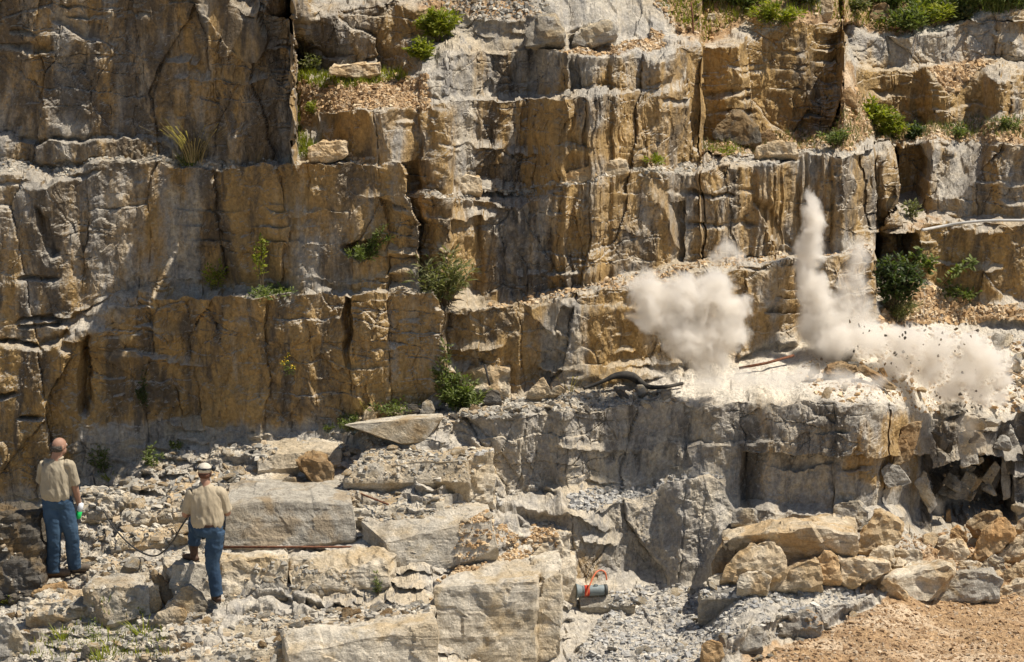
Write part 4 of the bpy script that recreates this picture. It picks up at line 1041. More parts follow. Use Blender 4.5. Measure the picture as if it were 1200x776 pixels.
AR = {
 'left_low': [(-40, 700), (60, 696), (110, 720), (260, 735), (350, 720), (500, 712), (512, 736), (380, 765), (300, 800), (-40, 850)],
 'mid_left': [(60, 610), (110, 600), (210, 520), (300, 515), (330, 545), (262, 590), (262, 650), (200, 668), (110, 690), (62, 680)],
 'shelf': [(205, 700), (262, 698), (350, 690), (480, 690), (505, 712), (470, 735), (350, 745), (200, 735)],
 'centre': [(396, 500), (540, 494), (565, 540), (560, 590), (480, 615), (440, 630), (400, 600)],
 'b4top': [(470, 700), (500, 676), (560, 656), (590, 620), (650, 610), (655, 660), (640, 684), (560, 692), (510, 692)],
 'under': [(560, 588), (680, 574), (800, 548), (850, 552), (800, 562), (700, 590), (600, 606)],
 'lower': [(655, 785), (715, 705), (730, 682), (840, 674), (1020, 688), (960, 710), (850, 745), (840, 800), (660, 830)],
 'bench': [(520, 500), (522, 474), (620, 462), (780, 452), (800, 470), (700, 478), (560, 496)],
}
gravel('rubble', 'broken pale rubble strewn over the lower left slope', AR['left_low'], 5200, 0.018, 0.10, 'grey', 0.5)
gravel('rubble', 'flaky grey and buff rubble between the two men', AR['mid_left'], 4600, 0.018, 0.11, 'grey', 0.45)
gravel('rubble', 'small stones on the pale shelf below the men', AR['shelf'], 2600, 0.015, 0.07, 'grey', 0.45)
gravel('rubble', 'small stones over the stepped ledges in the centre', AR['centre'], 2600, 0.015, 0.08, 'grey', 0.45)
gravel('rubble', 'loose buff gravel on top of the squared front block', AR['b4top'], 3200, 0.015, 0.07, 'tan', 0.55)
gravel('rubble', 'dark chips along the foot of the blasted face', AR['under'], 2600, 0.018, 0.09, 'slate', 0.5)
gravel('rubble', 'slaty grey chips over the low shelf in front', AR['lower'], 9000, 0.015, 0.085, 'slate', 0.4)
gravel('rubble', 'broken stone along the edge of the blasted bench', AR['bench'], 2800, 0.018, 0.09, 'grey', 0.5)
gravel('rubble', 'broken stone scattered through the dust of the blast', [(930, 430), (1030, 382), (1100, 388), (1210, 392), (1210, 480), (1090, 480), (960, 462)], 1500, 0.018, 0.09, 'tan', 0.6)
gravel('gravel', 'brown clods and grit on the dirt floor', [(850, 790), (960, 735), (1030, 706), (1210, 690), (1210, 800), (850, 800)], 7000, 0.012, 0.06, 'soil', 0.5)
gravel('gravel', 'orange gravel on the slope above the banded face', [(348, 96), (500, 86), (506, 126), (375, 128), (352, 150)], 3200, 0.018, 0.07, 'tan', 0.6)
gravel('gravel', 'orange gravel around the rounded boulders at the top', [(640, 60), (720, 48), (775, 36), (780, 58), (700, 68), (655, 66)], 1500, 0.018, 0.07, 'tan', 0.6)
gravel('gravel', 'brown scree in the corner below the right bluff', [(823, 166), (975, 150), (1000, 112), (1080, 146), (1210, 136), (1210, 168), (1060, 166), (823, 188)], 3600, 0.018, 0.08, 'tan', 0.6)
gravel('gravel', 'scree on the hillside at the top right', [(750, -20), (1210, -20), (1170, 14), (1060, 36), (990, 34), (880, 28), (822, 48), (795, 42)], 3000, 0.018, 0.08, 'tan', 0.6)
gravel('gravel', 'scree at the top centre of the cliff', [(490, -20), (640, -20), (645, 12), (560, 22), (500, 20)], 1500, 0.018, 0.08, 'grey', 0.6)
gravel('gravel', 'tan scree on the ledge by the shaded recess', [(1026, 374), (1060, 335), (1110, 347), (1210, 358), (1210, 374), (1140, 378), (1080, 384)], 2600, 0.02, 0.10, 'tan', 0.6)
gravel('gravel', 'stones in the soil gap of the right bluff', [(1086, 80), (1170, 76), (1150, 84), (1118, 112), (1098, 92)], 700, 0.02, 0.09, 'tan', 0.7)
gravel('gravel', 'soil and stones among the right hand boulders', [(1000, 690), (1010, 650), (1070, 625), (1210, 600), (1210, 690)], 1800, 0.02, 0.09, 'soil', 0.7)
gravel('gravel', 'loose stones along the long upper ledges', [(490, 225), (700, 205), (960, 174), (960, 184), (700, 216), (490, 240)], 1200, 0.018, 0.08, 'grey', 0.5)
gravel('gravel', 'loose stones along the middle ledge', [(570, 350), (740, 325), (900, 296), (1020, 284), (1020, 294), (740, 340), (570, 360)], 1200, 0.018, 0.08, 'tan', 0.5)
gravel('gravel', 'loose stones along the left wall ledges', [(0, 180), (200, 182), (345, 182), (480, 186), (480, 200), (345, 192), (0, 206)], 900, 0.018, 0.08, 'grey', 0.5)
gravel('gravel', 'orange gravel heap at the end of the left wall ledge', [(405, 182), (418, 176), (440, 176), (452, 186), (430, 192)], 350, 0.018, 0.06, 'tan', 0.7)
# loose stones large enough to count
variants = []
for v in range(9):
    r = random.Random(40 + v)
    pts = []
    for _ in range(16):
        d = Vector((r.gauss(0, 1), r.gauss(0, 1), r.gauss(0, 1))).normalized()
        pts.append(Vector((d.x, d.y * 0.8, d.z * 0.55)))
    variants.append({m: None for m in ROCK})
    base = hull_mesh('loose_stone', pts, 700 + v, 'grey', res=0.22, amp=0.06)
    for m in ROCK:
        me = base.copy(); me.materials.clear(); me.materials.append(ROCK[m]); variants[-1][m] = me
rnd = random.Random(77)
def loose(area, n, smin, smax, mats, label, group):
    pts = scatter_points(AR[area] if isinstance(area, str) else area, n)
    for p in pts:
        m = rnd.choice(mats)
        o = mesh_obj('loose_stone', variants[rnd.randrange(9)][m])
        s = smin * (smax / smin) ** (rnd.random() ** 1.7)
        o.location = (p[0], p[1], p[2] + s * 0.18)
        o.rotation_euler = (rnd.gauss(0, 0.3), rnd.gauss(0, 0.3), rnd.uniform(0, 6.3))
        o.scale = (s, s * rnd.uniform(0.7, 1), s * rnd.uniform(0.5, 0.9))
        tag(o, label, 'stone', group)
loose('left_low', 60, 0.07, 0.20, ['grey', 'pale', 'tan', 'brown'], 'loose broken stone in the rubble along the bottom left', 'loose stones along the bottom left')
loose('mid_left', 50, 0.07, 0.18, ['grey', 'pale', 'tan'], 'loose flaky stone in the rubble between the two men', 'loose stones between the two men')
loose('shelf', 26, 0.05, 0.13, ['grey', 'pale', 'tan'], 'loose stone on the pale shelf in front of the capped man', 'loose stones on the pale shelf')
loose('centre', 30, 0.06, 0.16, ['grey', 'pale', 'tan'], 'loose stone on the stepped ledges at the centre', 'loose stones on the centre ledges')
loose('b4top', 18, 0.05, 0.12, ['tan', 'pale'], 'loose stone among the gravel on the squared front block', 'loose stones on the front block')
loose('lower', 40, 0.05, 0.16, ['grey', 'dark', 'pale'], 'loose slaty stone on the low grey shelf in front', 'loose stones on the low shelf')
loose('bench', 30, 0.06, 0.15, ['grey', 'pale', 'dark'], 'loose stone along the lip of the blasted bench', 'loose stones on the bench lip')
loose([(860, 776), (900, 764), (960, 738), (1010, 712), (1030, 706), (1000, 722), (940, 750), (880, 780)], 16, 0.05, 0.13, ['orange', 'tan', 'grey'], 'loose stone where the grey shelf meets the dirt', 'loose stones at the edge of the dirt')
loose([(900, 690), (1020, 650), (1210, 620), (1210, 690), (1020, 690)], 22, 0.08, 0.18, ['tan', 'orange', 'pale'], 'small tan stone filling gaps in the boulder pile', 'small stones in the boulder pile')

# ------------------------------------------------------------------ PLANTS
def leaf_mat(name, c1, c2):
    t = NT(name)
    at = t.add('ShaderNodeAttribute', attribute_name='tone')
    c = t.mix(at.outputs['Fac'], c1, c2)
    t.l.new(c, t.b.inputs['Base Color'])
    t.b.inputs['Roughness'].default_value = 0.55
    t.b.inputs['Specular IOR Level'].default_value = 0.3
    tr = t.add('ShaderNodeBsdfTranslucent'); t.l.new(t.mix(1.0, c, (1.3, 1.5, 0.5), 'MULTIPLY'), tr.inputs[0])
    mx = t.add('ShaderNodeMixShader'); mx.inputs[0].default_value = 0.38
    t.l.new(t.b.outputs[0], mx.inputs[1]); t.l.new(tr.outputs[0], mx.inputs[2])
    t.l.new(mx.outputs[0], t.out.inputs['Surface'])
    return t.m
LEAF = {'green': leaf_mat('green_leaf', (0.085, 0.115, 0.030), (0.19, 0.215, 0.065)),
        'olive': leaf_mat('olive_leaf', (0.10, 0.115, 0.045), (0.22, 0.21, 0.09)),
        'yellow': leaf_mat('yellow_leaf', (0.12, 0.15, 0.02), (0.30, 0.30, 0.03)),
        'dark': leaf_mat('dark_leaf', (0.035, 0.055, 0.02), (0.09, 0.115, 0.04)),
        'straw': leaf_mat('dry_grass', (0.26, 0.20, 0.10), (0.38, 0.30, 0.16))}
STEMM = simple_mat('stem_bark', (0.12, 0.09, 0.05), 0.8)
FLOWM = simple_mat('yellow_petal', (0.75, 0.50, 0.03), 0.6)
def tube_geo(path, rads, nseg=6, V_=None, F_=None):
    V_ = [] if V_ is None else V_; F_ = [] if F_ is None else F_
    n = len(path); b0 = len(V_)
    prev = None
    for i, p in enumerate(path):
        t = (path[min(i + 1, n - 1)] - path[max(i - 1, 0)])
        t = t.normalized() if t.length > 1e-9 else Vector((0, 0, 1))
        a = Vector((0, 1, 0)) if prev is None else prev
        if abs(t.dot(a)) > 0.95: a = Vector((1, 0, 0))
        x = (a - t * a.dot(t)).normalized(); y = t.cross(x); prev = x
        for k in range(nseg):
            an = 2 * math.pi * k / nseg
            V_.append(p + (x * math.cos(an) + y * math.sin(an)) * rads[i])
    for i in range(n - 1):
        for k in range(nseg):
            F_.append((b0 + i * nseg + k, b0 + i * nseg + (k + 1) % nseg, b0 + (i + 1) * nseg + (k + 1) % nseg, b0 + (i + 1) * nseg + k))
    F_.append(tuple(b0 + k for k in range(nseg))[::-1]); F_.append(tuple(b0 + (n - 1) * nseg + k for k in range(nseg)))
    return V_, F_
def leaf_geo(Vv, Ff, T, p, d, n, L, w, tone):
    side = d.cross(n)
    side = side.normalized() if side.length > 1e-6 else Vector((1, 0, 0))
    b = len(Vv)
    nn = side.cross(d).normalized()
    mid = p + d * L * 0.5 + nn * L * 0.06
    Vv += [p, mid + side * w * 0.5 - nn * w * 0.12, p + d * L - nn * L * 0.08, mid - side * w * 0.5 - nn * w * 0.12, mid]
    Ff += [(b, b + 1, b + 4), (b + 1, b + 2, b + 4), (b + 2, b + 3, b + 4), (b + 3, b, b + 4)]
    T += [tone] * 5
def plant(name, cat, label, base_px, hpx, wpx, nstem, nleaf, L, mat='green', group=None, lean=(0, 0), droop=0.2, flower=0, depth=None, w=None, spread=1.0, seed=None, base_off=0.0, simple=False):
    _rs[0] += 1
    r = random.Random(seed if seed else _rs[0])
    b = P_at(*base_px)
    d = depth_at(*base_px)
    m = d * TH / 600
    H_, W_ = hpx * m, wpx * m
    root = b + Vector((0, -base_off, -0.03))
    SV, SF, LV, LF, LT, FV, FF = [], [], [], [], [], [], []
    for s in range(nstem):
        az = r.uniform(0, 2 * math.pi); rr = r.random() ** 0.5
        h = H_ * r.uniform(0.65, 1.0) * (1 - 0.35 * rr * spread)
        tip = Vector((math.cos(az) * W_ * 0.5 * rr * spread + lean[0] * H_, math.sin(az) * W_ * 0.4 * rr * spread - abs(lean[1]) * H_, h))
        start = Vector((math.cos(az) * W_ * 0.12 * rr, math.sin(az) * W_ * 0.08 * rr, 0))
        path = []
        for i in range(7):
            t = i / 6
            q = start.lerp(tip, t) + Vector((r.uniform(-1, 1), r.uniform(-1, 1), 0)) * 0.02 * t
            q.z = h * (t ** 0.85) * (1 - droop * t * t * rr)
            path.append(q)
        tube_geo(path, [0.006 * (1 - 0.7 * i / 6) * max(0.5, H_) for i in range(7)], 4, SV, SF)
        for k in range(nleaf):
            t = r.uniform(0.18, 1.0); i = min(int(t * 6), 5); f = t * 6 - i
            p = path[i].lerp(path[i + 1], f)
            tg = (path[i + 1] - path[i]).normalized()
            out = Vector((r.gauss(0, 1), r.gauss(0, 1), r.gauss(0.1, 0.5))).normalized()
            off = out * r.random() * 0.10 * W_ * spread
            dd = (tg * 0.5 + out).normalized()
            nrm = Vector((r.gauss(0, 0.5), r.gauss(0, 0.5), 1)).normalized()
            l = L * r.uniform(0.6, 1.25)
            leaf_geo(LV, LF, LT, p + off, dd, nrm, l, l * (w or 0.36), r.random())
        if flower and r.random() < flower:
            for _ in range(10):
                out = Vector((r.gauss(0, 1), r.gauss(0, 1), r.gauss(0, 1))).normalized()
                leaf_geo(FV, FF, [], path[-1] + out * 0.015, out, Vector((0, 0, 1)), 0.03, 0.02, 0)
    o = empty(name, root)
    tag(o, label, cat, group)
    mesh_obj('stem', mesh_from('stem', SV, SF, STEMM), o)
    me = mesh_from('foliage', LV, LF, LEAF[mat])
    at = me.attributes.new('tone', 'FLOAT', 'POINT'); at.data.foreach_set('value', LT)
    mesh_obj('foliage', me, o)
    if FV: mesh_obj('flower', mesh_from('flower', FV, FF, FLOWM), o)
    return o
def grass(name, label, cat, base_px, hpx, wpx, n, mat='olive', group=None, seedhead=False):
    _rs[0] += 1
    r = random.Random(_rs[0])
    b = P_at(*base_px); m = depth_at(*base_px) * TH / 600
    H_, W_ = hpx * m, wpx * m
    LV, LF, LT = [], [], []
    for _ in range(n):
        az = r.uniform(0, 2 * math.pi); rr = r.random()
        p = Vector((math.cos(az) * W_ * 0.25 * rr, math.sin(az) * W_ * 0.2 * rr, -0.02))
        dirn = Vector((math.cos(az) * 0.6 * r.random() * W_ / max(H_, 0.05), math.sin(az) * 0.4 * r.random(), 1)).normalized()
        h = H_ * r.uniform(0.5, 1.05); tone = r.random()
        wd = 0.010 if not seedhead else 0.007
        prev = p; side = Vector((math.sin(az), -math.cos(az), 0)) * wd
        bi = len(LV)
        for i in range(5):
            t = i / 4
            q = p + dirn * h * t + Vector((math.cos(az), math.sin(az), -0.6)) * (t * t * h * 0.28)
            k = 1 - 0.85 * t
            if seedhead and i == 4: k = 1.4
            LV += [q - side * k, q + side * k]; LT += [tone, tone]
            if i: LF.append((bi + 2 * i - 2, bi + 2 * i - 1, bi + 2 * i + 1, bi + 2 * i))
    me = mesh_from(name, LV, LF, LEAF[mat])
    at = me.attributes.new('tone', 'FLOAT', 'POINT'); at.data.foreach_set('value', LT)
    o = mesh_obj(name, me); o.location = b
    return tag(o, label, cat, group)

plant('shrub', 'shrub', 'willowy green shrub growing on the ledge at the corner of the left wall', (520, 352), 82, 88, 22, 46, 0.11, 'olive', w=0.24, base_off=0.15)
plant('shrub', 'shrub', 'tall weedy plant standing at the right foot of the left wall', (522, 466), 84, 34, 12, 60, 0.07, 'green', w=0.3, base_off=0.1)
plant('shrub', 'shrub', 'low bushy weed spreading beside the tall weedy plant', (545, 474), 42, 62, 20, 60, 0.08, 'green', w=0.35)
plant('shrub', 'shrub', 'bright green shrub at the top edge of the frame above the left ledge', (515, 50), 62, 50, 16, 60, 0.10, 'yellow', w=0.35)
plant('shrub', 'shrub', 'small yellow-green bush below the shrub at the top edge', (495, 66), 30, 36, 14, 40, 0.08, 'yellow', w=0.45)
plant('shrub', 'shrub', 'yellow-leaved bush in the scree of the shaded corner', (1022, 150), 34, 48, 16, 55, 0.09, 'yellow', w=0.5)
plant('shrub', 'shrub', 'leafy bush right of the yellow-leaved bush', (1042, 160), 36, 40, 16, 50, 0.08, 'yellow', w=0.45)
plant('shrub', 'shrub', 'dark green weed left of the yellow-leaved bush', (978, 172), 36, 36, 12, 36, 0.07, 'green', w=0.4)
plant('shrub', 'shrub', 'dark low bush under the layered rock right of the yellow leaves', (1068, 162), 28, 46, 12, 40, 0.07, 'dark', w=0.45)
plant('shrub', 'shrub', 'small green weed at the foot of the right bluff', (1120, 160), 20, 40, 12, 36, 0.06, 'green', w=0.4)
plant('shrub', 'shrub', 'little weed at the right end of the bluff foot', (1180, 150), 22, 30, 10, 30, 0.06, 'green', w=0.4)
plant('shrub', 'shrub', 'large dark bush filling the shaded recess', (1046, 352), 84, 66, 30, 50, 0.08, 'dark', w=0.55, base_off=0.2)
plant('shrub', 'shrub', 'feathery grey-green bush at the foot of the dark recess bush', (1050, 372), 44, 52, 22, 60, 0.07, 'olive', w=0.2)
plant('shrub', 'sapling', 'thin sapling with large round leaves leaning right in front of the orange wall', (1100, 342), 74, 30, 3, 22, 0.10, 'green', w=0.7, lean=(0.45, 0.1))
plant('shrub', 'shrub', 'leafy weed left of the thin sapling', (1080, 328), 52, 40, 6, 30, 0.10, 'green', w=0.65)
plant('shrub', 'shrub', 'trailing plant at the foot of the orange wall right of the sapling', (1126, 350), 18, 60, 12, 30, 0.07, 'green', w=0.5)
plant('shrub', 'shrub', 'thin plant on the ledge under the sunlit slanting rock', (1070, 262), 34, 30, 6, 26, 0.08, 'olive', w=0.4)
plant('fern', 'fern', 'long fern-like frond hanging out of the notch in the left wall', (428, 304), 66, 20, 5, 70, 0.07, 'green', w=0.3, lean=(0.36, 0.15), base_off=0.2)
plant('fern', 'fern', 'leafy clump in the notch below the long frond', (424, 306), 26, 36, 10, 40, 0.07, 'green', w=0.35, base_off=0.15)
plant('vine', 'vine', 'thin yellow-green climber on the left wall above the middle ledge', (308, 330), 90, 26, 5, 42, 0.06, 'yellow', w=0.5, base_off=0.15)
plant('shrub', 'shrub', 'weed on the ledge left of the climber', (250, 332), 52, 40, 10, 26, 0.06, 'yellow', w=0.4, base_off=0.1)
plant('shrub', 'shrub', 'low green plants crowding the middle ledge of the left wall', (322, 338), 20, 60, 16, 36, 0.06, 'green', w=0.45, base_off=0.1)
plant('flower', 'flower', 'goldenrod with a yellow head growing on the left wall', (338, 440), 38, 22, 4, 24, 0.05, 'green', w=0.35, flower=0.8, base_off=0.15)
plant('vine', 'vine', 'faint green creeper low on the orange-brown left wall', (172, 480), 50, 22, 8, 40, 0.04, 'dark', w=0.6, base_off=0.12)
plant('shrub', 'shrub', 'green weeds at the wall foot behind the bald man', (122, 556), 44, 40, 12, 36, 0.06, 'green', w=0.4)
plant('shrub', 'shrub', 'spindly weed between the wall foot and the rubble', (178, 548), 34, 30, 8, 34, 0.06, 'green', w=0.35)
plant('shrub', 'shrub', 'small weed at the wall corner above the rubble', (206, 526), 24, 22, 6, 28, 0.05, 'green', w=0.4)
plant('shrub', 'shrub', 'row of low weeds at the foot of the wall left of the flagstone', (415, 494), 24, 44, 14, 40, 0.05, 'green', w=0.4)
plant('shrub', 'shrub', 'low weeds under the wall beyond the flagstone', (462, 484), 20, 60, 14, 34, 0.05, 'green', w=0.4)
plant('shrub', 'shrub', 'tiny weed at the wall foot above the centre ledges', (385, 503), 16, 16, 5, 16, 0.05, 'green', w=0.4)
plant('shrub', 'shrub', 'yellow-green trailing leaves across the face below the top ledge', (772, 184), 8, 32, 7, 24, 0.06, 'yellow', w=0.4, base_off=0.25)
plant('weed', 'weed', 'small green weed in the joint of the long pale block', (443, 690), 34, 16, 5, 20, 0.05, 'green', w=0.35)
plant('weed', 'weed', 'tiny weed left of the joint weed', (411, 682), 14, 12, 4, 14, 0.04, 'yellow', w=0.5)
plant('weed', 'weed', 'spiky weed in the rubble under the squared grey block', (162, 725), 26, 14, 5, 22, 0.05, 'yellow', w=0.3)
plant('weed', 'weed', 'slender weed in the bottom left rubble', (108, 752), 44, 14, 4, 22, 0.05, 'green', w=0.3)
plant('weed', 'weed', 'pale weed spray at the left edge by the slabs', (10, 708), 22, 26, 8, 22, 0.05, 'yellow', w=0.25)
plant('shrub', 'shrub', 'weed on the gravel slope by the tall left buttress', (368, 128), 30, 20, 7, 26, 0.05, 'yellow', w=0.4)
plant('shrub', 'shrub', 'dark bush in the corner behind the tall left buttress', (362, 82), 36, 36, 14, 44, 0.06, 'olive', w=0.4)
plant('shrub', 'shrub', 'weedy patch right of the thin post', (845, 182), 14, 56, 12, 28, 0.05, 'yellow', w=0.4)
plant('shrub', 'shrub', 'weeds below the tall left buttress', (366, 172), 24, 24, 8, 28, 0.05, 'yellow', w=0.4)
grass('grass_tuft', 'dry seeding grass tuft at the foot of the tall left buttress', 'grass tuft', (228, 186), 60, 70, 90, 'straw', seedhead=True)
grass('grass_tuft', 'green grass at the base of the dry seeding tuft', 'grass tuft', (220, 188), 22, 44, 60, 'green')
grass('grass_tuft', 'tall dry grass beside the dark block at the gravel slope', 'grass tuft', (356, 60), 36, 24, 40, 'straw', seedhead=True)
grass('grass_tuft', 'dry grass against the wall near the flagstone', 'grass tuft', (432, 484), 30, 30, 16, 'straw', seedhead=True)
grass('grass_tuft', 'dry grass stalks on the ledge left of the black hose', 'grass tuft', (668, 458), 36, 44, 12, 'straw', seedhead=True)
for i, (x, y, h, w_, lb) in enumerate([(130, 765, 30, 90, 'grass tuft low in the bottom left rubble'), (70, 745, 20, 60, 'grass tuft left of the slender weed'), (168, 742, 26, 60, 'grass tuft above the flat rubble stones'),
                                       (40, 600, 20, 40, 'grass tuft on the dark ledge by the left edge'), (128, 565, 14, 44, 'grass tuft at the wall foot by the bald man'), (118, 776, 26, 50, 'grass tuft cut by the bottom edge')]):
    grass('grass_tuft', lb, 'grass tuft', (x, y), h, w_, 26, 'yellow')
# bushes and grass over the hillside at the top right
hb = [(905, 26, 34, 60, 'yellow', 'yellowish bush at the cliff edge above the orange face'), (872, 12, 34, 60, 'green', 'green bush left of the pale rock at the top'),
      (838, 2, 26, 60, 'olive', 'olive bush above the thin post'), (938, 6, 26, 40, 'olive', 'olive bush just left of the pale rock at the top'),
      (1000, 18, 26, 44, 'olive', 'olive bush between the pale and the brown rock'), (1062, 34, 42, 60, 'green', 'bright bush over the rounded grey bluff'),
      (1090, 30, 44, 60, 'yellow', 'yellow-green bush right of the bright bush'), (1120, 26, 36, 50, 'olive', 'olive bush behind the middle of the grey bluff'),
      (1150, 14, 40, 60, 'green', 'leafy bush above the high point of the grey bluff'), (1185, 10, 44, 60, 'green', 'leafy bush at the top right corner'),
      (1230, 8, 44, 60, 'green', 'leafy bush beyond the top right corner'), (1110, 0, 30, 60, 'green', 'green bush far higher up the right hillside'), (1040, 4, 30, 50, 'green', 'green bush higher up above the brown rock')]
for x, y, h, w_, m, lb in hb:
    plant('bush', 'bush', lb, (x, y), h, w_, 18, 40, 0.09, m, 'bushes on the hillside', w=0.4)
# grass over the hillside
def ground_cover(name, label, poly, n, hmin, hmax, mat):
    pts = scatter_points(poly, n)
    n = len(pts)
    h = rng.uniform(hmin, hmax, n); a = rng.uniform(0, 6.28, n); wd = 0.008
    sx, sy = np.cos(a) * wd, np.sin(a) * wd
    lx, ly = rng.normal(0, 0.35, n) * h, rng.normal(0, 0.35, n) * h
    z0 = np.zeros(n)
    A = pts + np.stack([-sx, -sy, z0 - 0.02], -1); B_ = pts + np.stack([sx, sy, z0 - 0.02], -1)
    C = pts + np.stack([lx + sx * 0.2, ly + sy * 0.2, h], -1); D_ = pts + np.stack([lx - sx * 0.2, ly - sy * 0.2, h], -1)
    v = np.stack([A, B_, C, D_], 1).reshape(-1, 3)
    me = mesh_from(name, v, np.arange(n * 4).reshape(-1, 4), LEAF[mat])
    at = me.attributes.new('tone', 'FLOAT', 'POINT'); at.data.foreach_set('value', np.repeat(rng.random(n), 4).astype(np.float32))
    tag(mesh_obj(name, me), label, 'grass', None, 'stuff')
ground_cover('grass', 'olive grass over the hillside at the top right', [(750, -30), (1210, -30), (1170, 12), (1060, 34), (990, 32), (880, 26), (822, 44), (795, 30)], 4500, 0.05, 0.13, 'yellow')
ground_cover('grass', 'green grass on the far slope at the top right corner', [(1020, -40), (1230, -40), (1210, 14), (1080, 26)], 5000, 0.08, 0.22, 'green')
ground_cover('grass', 'thin grass along the foot of the gravel slope', [(348, 84), (470, 80), (480, 92), (350, 100), (352, 150), (380, 165), (350, 172)], 1800, 0.04, 0.10, 'yellow')
ground_cover('grass', 'thin grass over the scree of the shaded corner', [(823, 168), (975, 152), (1004, 120), (1080, 148), (1210, 134), (1210, 160), (1060, 164), (823, 186)], 2600, 0.04, 0.10, 'olive')
ground_cover('grass', 'thin grass in the bottom left rubble', [(20, 745), (110, 722), (190, 735), (200, 776), (40, 790)], 450, 0.04, 0.10, 'yellow')

# ------------------------------------------------------------------ MAN-MADE THINGS
def tube_obj(name, path, rads, mat, label=None, cat=None, parent=None, nseg=10, group=None):
    Vv, Ff = tube_geo(path, rads, nseg)
    c = sum(path, Vector()) / len(path) if parent is None else Vector()
    o = mesh_obj(name, mesh_from(name, [p - c for p in Vv], Ff, mat, smooth=True), parent)
    o.location = c
    if parent is None: tag(o, label, cat, group)
    return o
def smooth_path(pts, n=8):
    out = []
    P_ = [pts[0]] + list(pts) + [pts[-1]]
    for i in range(1, len(P_) - 2):
        for k in range(n):
            t = k / n
            a, b, c, d = P_[i - 1], P_[i], P_[i + 1], P_[i + 2]
            out.append(0.5 * ((2 * b) + (c - a) * t + (2 * a - 5 * b + 4 * c - d) * t * t + (3 * b - a - 3 * c + d) * t ** 3))
    out.append(pts[-1])
    return out
def on_ground(x, y, lift=0.02, fwd=0.0):
    p = P_at(x, y).copy(); d = depth_at(x, y) - fwd
    q = unproj(x, y, d); q.z += lift
    return q
BLACK = simple_mat('black_rubber', (0.022, 0.021, 0.020), 0.85, 0.1, 6, col2=(0.06, 0.054, 0.045), bump=0.01)
RUST = simple_mat('rusty_steel', (0.20, 0.085, 0.045), 0.85, 0.25, 30)
GREYP = simple_mat('grey_painted_steel', (0.20, 0.235, 0.235), 0.6, 0.12, 20)
ORNG = simple_mat('orange_hose_rubber', (0.62, 0.16, 0.07), 0.5, 0.1, 20)
REDP = simple_mat('red_paint', (0.60, 0.06, 0.03), 0.5, 0.1)
WOODM = simple_mat('weathered_wood', (0.42, 0.30, 0.17), 0.85, 0.2, 20)
PIPEM = simple_mat('pale_pipe', (0.50, 0.48, 0.44), 0.6, 0.1)
CABLE = simple_mat('dark_cable', (0.05, 0.048, 0.045), 0.5, 0.1)

hp = smooth_path([on_ground(x, y, 0.03, 0.12) for x, y in ((684, 458), (698, 453), (710, 448), (722, 443), (738, 443), (748, 449), (760, 456), (780, 456), (800, 452))], 8)
n_ = len(hp)
tube_obj('hose', hp, [0.022 + 0.036 * math.exp(-((i / n_ - 0.52) / 0.2) ** 2) for i in range(n_)], BLACK, 'thick black rubber hose arched over the rock at the foot of the cliff', 'hose')
tube_obj('rod', [on_ground(392, 571, 0.03, 0.25), on_ground(424, 582, 0.03, 0.25), on_ground(455, 594, 0.03, 0.3)], [0.012] * 3, RUST, 'short rusty rod slanting down over the centre ledges', 'rod')
e0, e1 = on_ground(262, 643, 0.02, 0.42), on_ground(420, 643, 0.02, 0.42)
e1.y = e0.y + 0.05; e1 = Vector((unproj(420, 643, depth_at(262, 643) - 0.42).x, e0.y, e0.z))
tube_obj('rod', [e0, e0.lerp(e1, 0.5), e1], [0.014] * 3, RUST, 'long rusty rod lying level at the foot of the dark-fronted block', 'rod')
tube_obj('pipe', smooth_path([on_ground(1081, 273, 0.04, 0.5)] + [unproj(x, y, depth_at(1140, 262) - 0.35) for x, y in ((1100, 266), (1130, 261), (1165, 258.5), (1215, 258.5))], 6), [0.02] * 25, PIPEM, 'long pale pipe lying across the ledge above the orange wall', 'pipe')
tube_obj('stick', smooth_path([unproj(x, y, depth_at(1140, 262) - 0.4) for x, y in ((1160, 262), (1175, 263), (1187, 270))], 4), [0.008] * 9, WOODM, 'thin bent stick hanging off the ledge below the pale pipe', 'stick')
pb = on_ground(813, 42, -0.1)
tube_obj('post', [pb, pb + Vector((-0.02, 0, 0.35)), pb + Vector((-0.04, 0, 0.55))], [0.012] * 3, RUST, 'thin dark post stuck in the weedy slope at the top', 'post')
tube_obj('pole', [on_ground(866, 436, 0.05, 0.1), on_ground(898, 430, 0.05, 0.1), on_ground(930, 421, 0.05, 0.1)], [0.018] * 3, RUST, 'brown pole half buried in pale dust on the blasted bench', 'pole')
pd = depth_at(569, 466) - 0.55
tube_obj('pole', [unproj(574, 452, pd), unproj(571, 440, pd), unproj(568, 427, pd)], [0.014] * 3, BLACK, 'short dark pole leaning on the large pale slab', 'pole')
tube_obj('stick', [on_ground(1166, 438, 0.05, 0.1), on_ground(1185, 443, 0.08, 0.1), on_ground(1206, 450, 0.05, 0.1)], [0.012] * 3, WOODM, 'stick lying on the rough slope right of the white dust', 'stick')

